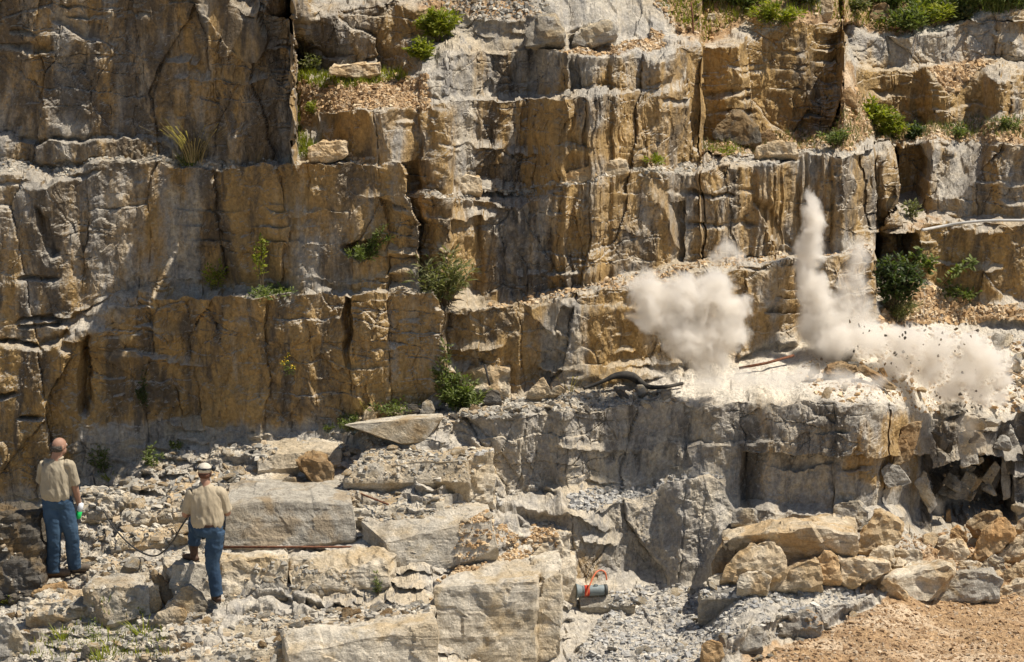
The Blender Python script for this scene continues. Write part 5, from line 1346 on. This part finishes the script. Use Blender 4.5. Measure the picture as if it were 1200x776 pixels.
# grey canister by the lower face
cb = on_ground(694, 692, 0.0, 0.42)
can = empty('canister', cb)
tag(can, 'grey steel canister with a flared end lying at the foot of the lower face', 'canister')
def lathe_x(prof, nseg=20):
    Vv, Ff = [], []
    for x, r in prof:
        for k in range(nseg):
            a = 2 * math.pi * k / nseg
            Vv.append(Vector((x, r * math.cos(a), r * math.sin(a))))
    for i in range(len(prof) - 1):
        for k in range(nseg):
            Ff.append((i * nseg + k, i * nseg + (k + 1) % nseg, (i + 1) * nseg + (k + 1) % nseg, (i + 1) * nseg + k))
    return Vv, Ff
Vv, Ff = lathe_x([(-0.13, 0), (-0.13, 0.060), (-0.11, 0.066), (0.14, 0.066), (0.155, 0.058), (0.155, 0)])
mesh_obj('body', mesh_from('body', Vv, Ff, GREYP, True), can)
Vv, Ff = lathe_x([(-0.20, 0.0), (-0.195, 0.088), (-0.205, 0.092), (-0.19, 0.092), (-0.15, 0.070), (-0.128, 0.067)])
mesh_obj('flared_end', mesh_from('flared_end', Vv, Ff, GREYP, True), can)
Vv, Ff = lathe_x([(0.150, 0.0), (0.150, 0.071), (0.185, 0.071), (0.19, 0.06), (0.19, 0)])
mesh_obj('end_cap', mesh_from('end_cap', Vv, Ff, simple_mat('dark_steel', (0.08, 0.085, 0.08), 0.6), True), can)
Vv, Ff = lathe_x([(-0.10, 0.0675), (-0.10, 0.068), (-0.04, 0.068), (-0.04, 0.0675)])
mesh_obj('red_band', mesh_from('red_band', Vv, Ff, REDP, True), can)
Vv, Ff = tube_geo([Vector((0.02, 0, 0.06)), Vector((0.02, 0, 0.085)), Vector((0.06, 0, 0.085)), Vector((0.06, 0, 0.06))], [0.008] * 4, 6)
mesh_obj('valve', mesh_from('valve', Vv, Ff, GREYP, True), can)
can.rotation_euler = (0.3, 0.0, 0.12)
cd = (cb.y * CP - (cb.z - CAMZ) * SP)
tube_obj('hose', smooth_path([unproj(687, 698, cd - 0.14), unproj(691, 686, cd - 0.12), unproj(697, 673, cd - 0.05), unproj(703, 668.5, cd), unproj(709, 671, cd), unproj(711, 680, cd)], 6), [0.010] * 31, ORNG, 'orange hose looping up over the grey canister', 'hose')

# ------------------------------------------------------------------ PEOPLE
def ico(bm, c, r, rot=None):
    m = Matrix.Translation(c)
    if rot is not None: m = m @ rot.to_4x4()
    m = m @ Matrix.Diagonal((r[0], r[1], r[2], 1))
    bmesh.ops.create_icosphere(bm, subdivisions=3, radius=1, matrix=m)
def limb(bm, path, rads, nseg=14, squash=None):
    """path of points, radii (across, along view) at each; closed round ends"""
    n = len(path)
    rings = []
    for i, p in enumerate(path):
        t = (path[min(i + 1, n - 1)] - path[max(i - 1, 0)]).normalized()
        a = Vector((1, 0, 0))
        if abs(t.dot(a)) > 0.9: a = Vector((0, 0, 1))
        x = (a - t * a.dot(t)).normalized(); y = t.cross(x)
        r = rads[i]; rx, ry = (r if isinstance(r, tuple) else (r, r))
        rings.append([bm.verts.new(p + x * math.cos(2 * math.pi * k / nseg) * rx + y * math.sin(2 * math.pi * k / nseg) * ry) for k in range(nseg)])
    for i in range(n - 1):
        for k in range(nseg):
            bm.faces.new((rings[i][k], rings[i][(k + 1) % nseg], rings[i + 1][(k + 1) % nseg], rings[i + 1][k]))
    bm.faces.new(rings[0][::-1]); bm.faces.new(rings[-1])
def seg(pts, n=6):
    return smooth_path([Vector(p) for p in pts], n)
def interp_r(rs, n):
    k = len(rs)
    out = []
    for i in range(n):
        t = i / (n - 1) * (k - 1); a = min(int(t), k - 2); f = t - a
        if isinstance(rs[0], tuple): out.append(tuple(rs[a][j] * (1 - f) + rs[a + 1][j] * f for j in (0, 1)))
        else: out.append(rs[a] * (1 - f) + rs[a + 1] * f)
    return out
def L_(bm, pts, rs, n=6):
    p = seg(pts, n); limb(bm, p, interp_r(rs, len(p)))
def solid(name, bm, mat, parent, voxel=0.009, smooth=6, wrinkle=None, seed=0, mats=None):
    bmesh.ops.recalc_face_normals(bm, faces=bm.faces[:])
    me = bpy.data.meshes.new(name); bm.to_mesh(me); bm.free()
    tmp = bpy.data.objects.new('tmp', me); COL.objects.link(tmp)
    m = tmp.modifiers.new('r', 'REMESH'); m.mode = 'VOXEL'; m.voxel_size = voxel
    if smooth:
        s = tmp.modifiers.new('s', 'SMOOTH'); s.iterations = smooth; s.factor = 0.5
    dg = bpy.context.evaluated_depsgraph_get(); dg.update()
    me2 = bpy.data.meshes.new_from_object(tmp.evaluated_get(dg))
    bpy.data.objects.remove(tmp)
    me2.name = name
    me2.materials.clear(); me2.materials.append(mat)
    if wrinkle:
        n = len(me2.vertices)
        co = np.empty(n * 3, np.float32); me2.vertices.foreach_get('co', co); co = co.reshape(-1, 3).astype(float)
        no = np.empty(n * 3, np.float32); me2.vertices.foreach_get('normal', no); no = no.reshape(-1, 3)
        x, y, z = co.T
        a, sx, sz = wrinkle
        f = fbm(x * sx + z * sz * 0.4 + seed, y * sx, z * sz, 3, 500 + seed)
        h = (0.5 - np.abs(f)) * 2
        co += no * (a * h)[:, None]
        me2.vertices.foreach_set('co', co.astype(np.float32).ravel())
    me2.polygons.foreach_set('use_smooth', [True] * len(me2.polygons))
    me2.update()
    return mesh_obj(name, me2, parent)
def hand(bm, wrist, d, palm_n, side, s=1.0, curl=0.5):
    """wrist, direction of the fingers, palm normal, side of the thumb"""
    d = d.normalized(); pn = (palm_n - d * palm_n.dot(d)).normalized(); a = d.cross(pn) * side
    ico(bm, wrist + d * 0.045 * s, (0.040 * s, 0.017 * s, 0.048 * s), Matrix((a, pn, d)).transposed())
    for k in range(4):
        off = (k - 1.5) * 0.019 * s
        ln = (0.066, 0.075, 0.070, 0.054)[k] * s
        p0 = wrist + d * 0.07 * s + a * (-off)
        dd = d
        pts = [p0 - d * 0.02 * s, p0]
        for j in range(3):
            c = curl * (0.55 + 0.35 * j)
            dd = (d * math.cos(c) + pn * math.sin(c)).normalized()
            pts.append(pts[-1] + dd * ln * (0.42, 0.32, 0.26)[j])
        limb(bm, pts, [0.0095 * s] * 2 + [0.009 * s, 0.0085 * s, 0.007 * s], 8)
    th = wrist + d * 0.02 * s + a * 0.03 * s
    t1 = (d * 0.7 + a * 0.6 + pn * 0.35).normalized()
    limb(bm, [th, th + t1 * 0.035 * s, th + t1 * 0.035 * s + (d + pn * 0.4).normalized() * 0.03 * s], [0.013 * s, 0.0105 * s, 0.008 * s], 8)
def head(bm, c, f, tilt=0.0):
    """head centre, facing direction"""
    f = f.normalized(); s = Vector((0, 0, 1)).cross(f).normalized(); u = f.cross(s)
    R_ = Matrix((s, f, u)).transposed()
    ico(bm, c + u * 0.015, (0.078, 0.098, 0.094), R_)
    ico(bm, c + f * 0.025 - u * 0.055, (0.060, 0.068, 0.065), R_)
    ico(bm, c + f * 0.072 - u * 0.092, (0.026, 0.022, 0.018), R_)
    limb(bm, [c + f * 0.088 + u * 0.025, c + f * 0.112 - u * 0.018, c + f * 0.095 - u * 0.026], [0.010, 0.015, 0.010], 8)
    ico(bm, c + f * 0.090 - u * 0.052, (0.024, 0.010, 0.008), R_)
    for q in (-1, 1):
        ico(bm, c + s * q * 0.079 - f * 0.005 - u * 0.005, (0.009, 0.020, 0.032), R_)
    return s, f, u
SKIN = simple_mat('sunburnt_skin', (0.38, 0.215, 0.145), 0.6, 0.10, 12)
def cloth_mat(name, c, c2, scale):
    t = NT(name)
    tc = t.add('ShaderNodeTexCoord')
    a = t.noise(tc.outputs['Object'], 4.0, 4, 0.6); b = t.noise(tc.outputs['Object'], scale, 3, 0.7)
    k = t.mix(t.ramp(a, 0.35, 0.65), c, c2)
    k = t.mix(0.35, k, t.mix(b, (0.6, 0.6, 0.6), (1.4, 1.4, 1.4)), 'MULTIPLY')
    t.l.new(k, t.b.inputs['Base Color']); t.b.inputs['Roughness'].default_value = 0.9
    t.b.inputs['Specular IOR Level'].default_value = 0.2
    t.bump(b, 0.6, 0.004)
    return t.m
SHIRT = cloth_mat('khaki_cotton', (0.44, 0.37, 0.26), (0.37, 0.305, 0.21), 160)
DENIM = cloth_mat('blue_denim', (0.032, 0.062, 0.105), (0.055, 0.098, 0.155), 140)
DENIM2 = cloth_mat('darker_denim', (0.026, 0.050, 0.090), (0.046, 0.082, 0.132), 140)
BOOT = simple_mat('brown_boot_leather', (0.095, 0.055, 0.035), 0.7, 0.2, 25)
SHOE = simple_mat('grey_brown_shoe', (0.14, 0.11, 0.08), 0.8, 0.2, 25)
BELT = simple_mat('belt_leather', (0.07, 0.035, 0.02), 0.6)
HAIRM = simple_mat('grey_brown_hair', (0.10, 0.085, 0.07), 0.85, 0.3, 60)
SHIRT1 = cloth_mat('faded_tan_cotton', (0.40, 0.345, 0.25), (0.33, 0.28, 0.20), 160)
CAPM = simple_mat('pale_cap_cotton', (0.62, 0.56, 0.45), 0.9, 0.1, 30)
def boot(name, ankle, toe_dir, mat, parent, tall=0.10, L=0.29):
    t = toe_dir.normalized(); t.z = 0; t.normalize()
    s = Vector((0, 0, 1)).cross(t)
    bm = bmesh.new()
    g = ankle.z - 0.085
    A = Vector((ankle.x, ankle.y, g))
    limb(bm, [A - t * 0.07 + Vector((0, 0, 0.03)), A - t * 0.03 + Vector((0, 0, 0.045)), A + t * 0.06 + Vector((0, 0, 0.045)), A + t * 0.14 + Vector((0, 0, 0.035)), A + t * (L - 0.08) + Vector((0, 0, 0.026))],
         [(0.034, 0.032), (0.042, 0.046), (0.046, 0.046), (0.050, 0.036), (0.036, 0.024)], 14)
    limb(bm, [A + Vector((0, 0, 0.05)), A + Vector((0, 0, 0.085 + tall))], [0.050, 0.056], 14)
    o = solid(name, bm, mat, parent, 0.008, 4)
    bm = bmesh.new()
    limb(bm, [A - t * 0.085 + Vector((0, 0, 0.008)), A - t * 0.05 + Vector((0, 0, 0.008)), A + t * 0.03 + Vector((0, 0, 0.008)), A + t * 0.14 + Vector((0, 0, 0.008)), A + t * (L - 0.07) + Vector((0, 0, 0.010))],
         [(0.03, 0.012), (0.042, 0.012), (0.042, 0.012), (0.052, 0.012), (0.032, 0.012)], 14)
    solid('sole', bm, simple_mat('dark_sole', (0.04, 0.032, 0.027), 0.8), o, 0.008, 1)
    return o
def eye(c, parent):
    bm = bmesh.new(); ico(bm, c, (0.012, 0.012, 0.012))
    me = bpy.data.meshes.new('eye'); bm.to_mesh(me); bm.free(); me.materials.append(simple_mat('eye_white', (0.7, 0.68, 0.64), 0.3, 0.02))
    mesh_obj('eye', me, parent)
def v(*a): return Vector(a)

# --- the bald man, back to us, turned to his right hand side
g1 = on_ground(70, 676, 0.0, 0.30)
SC1 = depth_at(70, 676) * TH / 600 * 165 / 1.80 * 1.02
def man1():
    root = empty('person', g1)
    root.scale = (SC1,) * 3
    tag(root, 'balding man in khaki shirt and blue jeans standing with his back turned, holding a bottle', 'person')
    hc = v(0.045, 0.02, 1.675)
    fdir = v(0.72, 0.68, 0.05)
    bm = bmesh.new()
    s, f, u = head(bm, hc, fdir)
    L_(bm, [(-0.005, 0.01, 1.42), (0.01, 0.01, 1.53), (0.03, 0.015, 1.62)], [0.085, 0.068, 0.064])
    L_(bm, [(0.0, 0.02, 0.95), (0.0, 0.02, 1.15), (0.0, 0.01, 1.38), (0.0, 0.01, 1.46)], [(0.13, 0.09), (0.135, 0.10), (0.13, 0.085), (0.06, 0.05)])
    # right arm hangs, hand round the bottle
    sh, el, wr = v(0.175, 0.0, 1.43), v(0.225, 0.03, 1.14), v(0.255, 0.10, 0.90)
    L_(bm, [sh, sh.lerp(el, 0.5), el, el.lerp(wr, 0.5), wr], [0.045, 0.047, 0.043, 0.040, 0.028])
    hand(bm, wr, v(0.10, 0.1, -1), v(-1, 0.3, 0), 1, 1.05, 0.9)
    sh, el, wr = v(-0.165, 0.06, 1.42), v(-0.20, 0.18, 1.15), v(-0.06, 0.34, 1.06)
    L_(bm, [sh, sh.lerp(el, 0.5), el, el.lerp(wr, 0.5), wr], [0.045, 0.047, 0.043, 0.038, 0.028])
    hand(bm, wr, v(1, 0.3, 0), v(0, -1, 0.2), -1, 1.0, 0.6)
    hipL, knL, anL = v(-0.075, 0.02, 0.93), v(-0.050, -0.01, 0.52), v(-0.085, 0.03, 0.09)
    hipR, knR, anR = v(0.075, 0.04, 0.93), v(0.155, 0.05, 0.52), v(0.165, 0.14, 0.11)
    for h_, k_, a_ in ((hipL, knL, anL), (hipR, knR, anR)):
        L_(bm, [h_, h_.lerp(k_, 0.5), k_, k_.lerp(a_, 0.4), a_], [0.085, 0.075, 0.055, 0.052, 0.036])
    body = solid('body', bm, SKIN, root, 0.0075, 3)
    bm = bmesh.new()
    ico(bm, hc - f * 0.030 - u * 0.012, (0.083, 0.084, 0.060), Matrix((s, f, u)).transposed())
    for q in (-1, 1):
        ico(bm, hc + s * q * 0.052 - u * 0.0 - f * 0.012, (0.030, 0.058, 0.038), Matrix((s, f, u)).transposed())
    solid('hair', bm, HAIRM, root, 0.007, 2, (0.003, 60, 60), 3)
    bm = bmesh.new()
    L_(bm, [(-0.015, 0.03, 1.02), (-0.012, 0.02, 1.10), (-0.005, 0.015, 1.22), (0.0, 0.01, 1.36), (0.0, 0.01, 1.45), (0.01, 0.012, 1.515)], [(0.178, 0.145), (0.200, 0.165), (0.192, 0.145), (0.190, 0.125), (0.145, 0.10), (0.070, 0.066)])
    for q, sh, el in ((1, v(0.165, 0.0, 1.425), v(0.225, 0.03, 1.165)), (-1, v(-0.155, 0.05, 1.42), v(-0.21, 0.17, 1.17))):
        L_(bm, [sh - v(q * 0.05, 0, -0.01), sh, sh.lerp(el, 0.6), el + v(0.0, 0, 0.02)], [0.070, 0.071, 0.066, 0.072])
    ico(bm, v(0.018, 0.015, 1.535), (0.074, 0.070, 0.022), Matrix.Rotation(0.15, 3, 'X'))
    solid('shirt', bm, SHIRT1, root, 0.008, 4, (0.009, 12, 4.5), 11)
    bm = bmesh.new()
    L_(bm, [(-0.012, 0.03, 1.055), (-0.008, 0.03, 0.98), (0.0, 0.03, 0.90)], [(0.175, 0.142), (0.185, 0.150), (0.165, 0.14)])
    for h_, k_, a_ in ((hipL, knL, anL), (hipR, knR, anR)):
        a2 = a_ + v(0, 0, -0.03)
        L_(bm, [h_ + v(0, 0, 0.02), h_.lerp(k_, 0.5), k_, k_.lerp(a2, 0.5), a2], [0.118, 0.110, 0.092, 0.086, 0.086])
    solid('jeans', bm, DENIM, root, 0.008, 4, (0.006, 7, 9), 23)
    bm = bmesh.new()
    L_(bm, [(-0.012, 0.03, 1.035), (-0.013, 0.03, 1.07)], [(0.186, 0.152), (0.186, 0.152)], 3)
    solid('belt', bm, BELT, root, 0.008, 1)
    boot('shoe', anL, v(0.9, 0.25, 0), SHOE, root, 0.02)
    boot('shoe', anR, v(0.9, 0.35, 0), SHOE, root, 0.02)
    for q in (-1, 1): eye(hc + f * 0.083 + s * q * 0.030 + u * 0.012, root)
    # bottle in the hand is a thing of its own
    bt = empty('bottle', g1 + v(0.262, 0.085, 0.83) * SC1)
    tag(bt, 'small white and green bottle held upside down by the bald man', 'bottle')
    bt.rotation_euler = (0.1, 0.25, 0)
    prof = [(0.0, 0.0), (0.0, 0.031), (-0.13, 0.033), (-0.155, 0.014), (-0.155, 0.0)]
    def lz(pr, m, nm):
        Vv, Ff = lathe_x(pr, 16)
        mesh_obj(nm, mesh_from(nm, [Vector((a.y, a.z, a.x)) for a in Vv], Ff, m, True), bt)
    lz([(0.10, 0), (0.10, 0.030), (0.04, 0.036), (0.0, 0.034), (0.0, 0)], simple_mat('clear_white_plastic', (0.75, 0.77, 0.78), 0.25, 0.02), 'body')
    lz([(0.0, 0), (0.0, 0.034), (-0.09, 0.034), (-0.10, 0.03), (-0.10, 0)], simple_mat('bright_green_label', (0.02, 0.55, 0.12), 0.4, 0.05), 'green_label')
    return root
man1()

# --- the man in the cap, one boot up on the block
g2 = on_ground(254, 705, 0.0, 0.15)
SC2 = depth_at(254, 705) * TH / 600 * 165 / 1.80 * 1.02
def man2():
    root = empty('person', g2)
    root.scale = (SC2,) * 3
    tag(root, 'man in cap and ear defenders with one boot up on a block, holding a cable', 'person')
    hc = v(-0.122, 0.09, 1.645)
    fdir = v(-0.05, 1, -0.12)
    bm = bmesh.new()
    s, f, u = head(bm, hc, fdir)
    L_(bm, [(-0.105, 0.03, 1.40), (-0.11, 0.05, 1.50), (-0.12, 0.08, 1.60)], [0.085, 0.062, 0.060])
    L_(bm, [(-0.09, 0.0, 0.95), (-0.10, 0.01, 1.15), (-0.105, 0.02, 1.36), (-0.11, 0.04, 1.45)], [(0.13, 0.09), (0.135, 0.09), (0.13, 0.08), (0.06, 0.05)])
    arms = []
    for q, sh, el, wr in ((-1, v(-0.285, 0.03, 1.40), v(-0.375, 0.06, 1.12), v(-0.330, 0.30, 1.06)), (1, v(0.085, 0.03, 1.40), v(0.150, 0.08, 1.13), v(0.03, 0.32, 1.10))):
        L_(bm, [sh, sh.lerp(el, 0.5), el, el.lerp(wr, 0.5), wr], [0.045, 0.047, 0.044, 0.040, 0.028])
        hand(bm, wr, v(-q * 0.3, 1, -0.1), v(-q, 0, -0.3), q, 1.0, 1.1)
    hipR, knR, anR = v(0.005, 0.0, 0.93), v(-0.045, 0.0, 0.51), v(0.01, -0.02, 0.09)
    hipL, knL, anL = v(-0.19, 0.03, 0.93), v(-0.285, 0.42, 0.92), v(-0.315, 0.44, 0.475)
    for h_, k_, a_ in ((hipL, knL, anL), (hipR, knR, anR)):
        L_(bm, [h_, h_.lerp(k_, 0.5), k_, k_.lerp(a_, 0.4), a_], [0.085, 0.075, 0.055, 0.052, 0.036])
    solid('body', bm, SKIN, root, 0.0075, 3)
    bm = bmesh.new()
    ico(bm, hc - f * 0.02 - u * 0.028, (0.079, 0.084, 0.05), Matrix((s, f, u)).transposed())
    solid('hair', bm, simple_mat('reddish_brown_hair', (0.14, 0.06, 0.035), 0.85, 0.2, 60), root, 0.007, 2, (0.003, 60, 60), 3)
    bm = bmesh.new()
    ico(bm, hc + u * 0.045 - f * 0.004, (0.088, 0.104, 0.080), Matrix((s, f, u)).transposed())
    cap = solid('cap', bm, CAPM, root, 0.007, 2)
    bm = bmesh.new()
    ico(bm, hc + u * 0.045 + f * 0.13, (0.07, 0.065, 0.010), Matrix((s, f, u)).transposed())
    solid('brim', bm, CAPM, cap, 0.007, 1)
    # ear defenders: band round the back, a cup on each side
    bm = bmesh.new()
    arc = [hc + u * 0.055 + s * (0.100 * math.cos(a)) + f * (-0.118 * math.sin(a) + 0.0) for a in np.linspace(0.0, math.pi, 15)]
    limb(bm, [Vector(p) for p in arc], [(0.016, 0.010)] * 15, 10)
    em = empty('ear_defenders', v(0, 0, 0)); em.parent = root
    EMM = simple_mat('black_plastic', (0.02, 0.021, 0.024), 0.4, 0.05)
    bd = solid('headband', bm, EMM, em, 0.007, 1)
    for q in (-1, 1):
        bm = bmesh.new()
        ico(bm, hc + u * 0.058 + s * q * 0.112 - f * 0.045, (0.030, 0.044, 0.040), Matrix((s, f, u)).transposed())
        solid('ear_cup', bm, EMM, em, 0.007, 1)
    bm = bmesh.new()
    L_(bm, [(-0.085, 0.01, 0.97), (-0.09, 0.0, 1.05), (-0.10, 0.01, 1.20), (-0.105, 0.025, 1.34), (-0.108, 0.035, 1.42), (-0.115, 0.05, 1.50)], [(0.185, 0.13), (0.205, 0.150), (0.198, 0.135), (0.205, 0.120), (0.165, 0.10), (0.072, 0.066)])
    for q, sh, el in ((1, v(0.075, 0.03, 1.395), v(0.145, 0.075, 1.16)), (-1, v(-0.28, 0.03, 1.395), v(-0.365, 0.06, 1.15))):
        L_(bm, [sh - v(q * 0.05, 0, -0.01), sh, sh.lerp(el, 0.6), el], [0.070, 0.071, 0.066, 0.070])
    ico(bm, v(-0.115, 0.055, 1.515), (0.074, 0.070, 0.022))
    solid('shirt', bm, SHIRT, root, 0.008, 4, (0.009, 11, 4), 31)
    bm = bmesh.new()
    L_(bm, [(-0.09, 0.0, 1.02), (-0.09, 0.0, 0.96), (-0.09, 0.01, 0.88)], [(0.175, 0.135), (0.19, 0.150), (0.165, 0.14)])
    for h_, k_, a_ in ((hipL, knL, anL), (hipR, knR, anR)):
        a2 = a_ + (v(0, 0, 0.14) if k_ is knL else v(0, 0, 0.0))
        L_(bm, [h_ + v(0, 0, 0.0), h_.lerp(k_, 0.5), k_, k_.lerp(a2, 0.5), a2], [0.118, 0.112, 0.090, 0.082, 0.080])
    solid('jeans', bm, DENIM2, root, 0.008, 4, (0.006, 7, 9), 43)
    bm = bmesh.new()
    L_(bm, [(-0.09, 0.0, 1.0), (-0.09, 0.0, 1.035)], [(0.190, 0.148), (0.190, 0.148)], 3)
    solid('belt', bm, BELT, root, 0.008, 1)
    boot('boot', anR, v(-0.35, 1, 0), BOOT, root, 0.05)
    boot('boot', anL, v(-0.75, 0.8, 0), BOOT, root, 0.14)
    for q in (-1, 1): eye(hc + f * 0.083 + s * q * 0.030 + u * 0.012, root)
man2()
# the flat stone his raised boot stands on
fs = g2 + v(-0.33, 0.47, 0.388) * SC2
fp = [fs + v(a, b, -0.004) for a, b in ((-0.24, -0.12), (-0.05, -0.17), (0.20, -0.13), (0.26, 0.10), (0.10, 0.24), (-0.20, 0.22))] + [fs + v(a, b, -0.30) for a, b in ((-0.28, -0.16), (-0.02, -0.24), (0.26, -0.18), (0.30, 0.2), (-0.25, 0.3))]
fm = hull_mesh('ledge_block', [p - fs for p in fp], 4242, 'ledge', res=0.025, amp=0.012)
fo = mesh_obj('ledge_block', fm); fo.location = fs
tag(fo, 'pale rough block right under the raised boot of the capped man', 'rock ledge')
handp = g2 + v(-0.33, 0.36, 1.04) * SC2
d_h = handp.y * CP - (handp.z - CAMZ) * SP
cpth = [on_ground(110, 569, 0.10, 0.1), on_ground(116, 588, 0.05, 0.25), on_ground(128, 614, 0.04, 0.3), on_ground(148, 638, 0.04, 0.35), on_ground(168, 652, 0.04, 0.3)]
dl_ = cpth[-1].y * CP - (cpth[-1].z - CAMZ) * SP
for t, (x, y) in zip((0.25, 0.5, 0.8), ((184, 651), (200, 638), (212, 618))):
    cpth.append(unproj(x, y, dl_ * (1 - t) + d_h * t))
cpth.append(handp); cpth.append(handp + v(0.12, 0.03, 0.03))
sp_ = smooth_path(cpth, 8)
tube_obj('cable', sp_, [0.011] * len(sp_), CABLE, 'dark firing cable looping over the rubble into the hand of the capped man', 'cable', nseg=6)
print('MEN', g1[:], g2[:], 'block top y662 pt', P_at(222, 664)[:])

# ------------------------------------------------------------------ DUST thrown up by the blast: real volumes
def dust(name, label, blobs, off, dens, ref, kind=None, zs=1.0, nscale=5.0, namp=0.9, cut=0.32, ys=1.0, colour=(0.965, 0.935, 0.885), dslope=0.0):
    """blobs: photo x, y, radius in photo pixels; ref: surface point whose distance it stands at"""
    d0 = depth_at(*ref) - off
    m = d0 * TH / 600
    B_ = [(unproj(x, y, (depth_at(*b[3]) - off) if len(b) > 3 else d0), r * m) for b in blobs for (x, y, r) in (b[:3],)]
    bm = bmesh.new()
    for c, r in B_:
        ico(bm, c, (r * 1.12, r * 1.12 * ys, r * 1.12 * zs))
    me = bpy.data.meshes.new(name); bm.to_mesh(me); bm.free()
    tmp = bpy.data.objects.new('tmp', me); COL.objects.link(tmp)
    q = tmp.modifiers.new('r', 'REMESH'); q.mode = 'VOXEL'; q.voxel_size = 0.07
    dg = bpy.context.evaluated_depsgraph_get(); dg.update()
    me2 = bpy.data.meshes.new_from_object(tmp.evaluated_get(dg)); bpy.data.objects.remove(tmp)
    me2.name = name
    t = NT(name)
    t.n.remove(t.b)
    geo = t.add('ShaderNodeNewGeometry'); P = geo.outputs['Position']
    warp = t.n.new('ShaderNodeTexNoise'); t.l.new(P, warp.inputs['Vector']); warp.inputs['Scale'].default_value = 3.0; warp.inputs['Detail'].default_value = 4
    wm = t.n.new('ShaderNodeVectorMath'); wm.operation = 'MULTIPLY_ADD'; t.l.new(warp.outputs['Color'], wm.inputs[0]); wm.inputs[1].default_value = (0.34,) * 3; t.l.new(P, wm.inputs[2])
    wa = t.n.new('ShaderNodeVectorMath'); wa.operation = 'SUBTRACT'; t.l.new(wm.outputs[0], wa.inputs[0]); wa.inputs[1].default_value = (0.17,) * 3
    Pw = wa.outputs[0]
    f = None
    for c, r in B_:
        sub = t.n.new('ShaderNodeVectorMath'); sub.operation = 'SUBTRACT'; t.l.new(Pw, sub.inputs[0]); sub.inputs[1].default_value = c
        sc = t.vmul(sub.outputs[0], (1 / r, 1 / (r * ys), 1 / (r * zs)))
        ln = t.n.new('ShaderNodeVectorMath'); ln.operation = 'LENGTH'; t.l.new(sc, ln.inputs[0])
        g_ = t.math('SUBTRACT', 1.0, ln.outputs['Value'])
        if f is None: f = g_
        else:
            mx = t.n.new('ShaderNodeMath'); mx.operation = 'SMOOTH_MAX'; t.l.new(f, mx.inputs[0]); t.l.new(g_, mx.inputs[1]); mx.inputs[2].default_value = 0.25
            f = mx.outputs[0]
    nz = t.noise(Pw, nscale, 8, 0.68, 0.5)
    fld = t.math('ADD', f, t.math('MULTIPLY', t.math('SUBTRACT', nz, 0.5), namp))
    fld = t.math('SUBTRACT', fld, cut * 0.5)
    k = t.math('MULTIPLY', fld, 1.5, clamp=True)
    # nothing at the very skin of the domain
    skin = t.math('MULTIPLY', t.math('ADD', f, 0.08), 6.0, clamp=True)
    dn = t.math('MULTIPLY', t.math('MULTIPLY', k, skin), dens)
    vol = t.add('ShaderNodeVolumePrincipled')
    vol.inputs['Color'].default_value = (*colour, 1)
    vol.inputs['Anisotropy'].default_value = 0.15
    t.l.new(dn, vol.inputs['Density'])
    t.l.new(vol.outputs[0], t.out.inputs['Volume'])
    me2.materials.clear(); me2.materials.append(t.m)
    o = mesh_obj(name, me2)
    return tag(o, label, 'dust cloud', None, kind)
dust('dust_cloud', 'round billowing dust cloud hanging left of the tall plumes', [(765, 345, 34), (760, 368, 30), (800, 352, 40), (838, 345, 34), (858, 362, 28), (850, 390, 34), (815, 395, 42), (840, 410, 28), (826, 432, 20), (790, 380, 34)], 0.9, 17.0, (810, 450), nscale=5.0, namp=2.1, cut=0.35)
dust('dust_cloud', 'small separate dust puff above the round cloud', [(848, 294, 17), (862, 300, 13), (836, 302, 13)], 0.5, 8.0, (845, 330), nscale=8.0, namp=2.0, cut=0.1)
dust('dust_plume', 'tall narrow plume of dust shooting up highest of all', [(951, 236, 12), (952, 262, 19), (949, 292, 20), (943, 318, 17), (952, 345, 20), (958, 376, 26), (972, 396, 28)], 0.7, 17.0, (960, 392), nscale=7.0, zs=1.7, namp=2.0, cut=0.1)
dust('dust_plume', 'shorter thinner plume of dust right of the tallest one', [(1006, 300, 18), (1002, 328, 18), (990, 354, 20), (1006, 378, 26), (984, 385, 24)], 0.7, 7.0, (1000, 392), nscale=7.0, zs=1.6, namp=2.0, cut=0.1)
dust('dust_haze', 'thick low dust boiling over the blasted bench', [(980, 400, 34), (1020, 398, 34), (1060, 400, 34), (1100, 408, 36), (1140, 405, 30), (1160, 425, 36), (1130, 440, 38), (1090, 432, 34), (1050, 425, 30), (1150, 460, 24), (1120, 455, 28), (1170, 445, 22), (1172, 466, 14)], 0.35, 12.0, (1060, 440), 'stuff', zs=0.8, nscale=4.5, namp=2.2)
dust('dust_haze', 'thin dust drifting over the left end of the blasted bench', [(830, 448, 28), (870, 446, 32), (910, 445, 32), (950, 440, 32), (990, 445, 30), (1020, 450, 26)], 0.35, 4.0, (900, 462), 'stuff', zs=0.45, nscale=4.0, namp=1.5)
dust('dust_haze', 'dust spilling down the breaking face below the bench', [(1022, 488, 20), (1030, 508, 14), (960, 496, 14), (1136, 498, 22), (1150, 520, 18), (1098, 590, 14)], 0.55, 1.5, (1080, 500), 'stuff', nscale=5.0, namp=1.4, colour=(0.85, 0.79, 0.70))
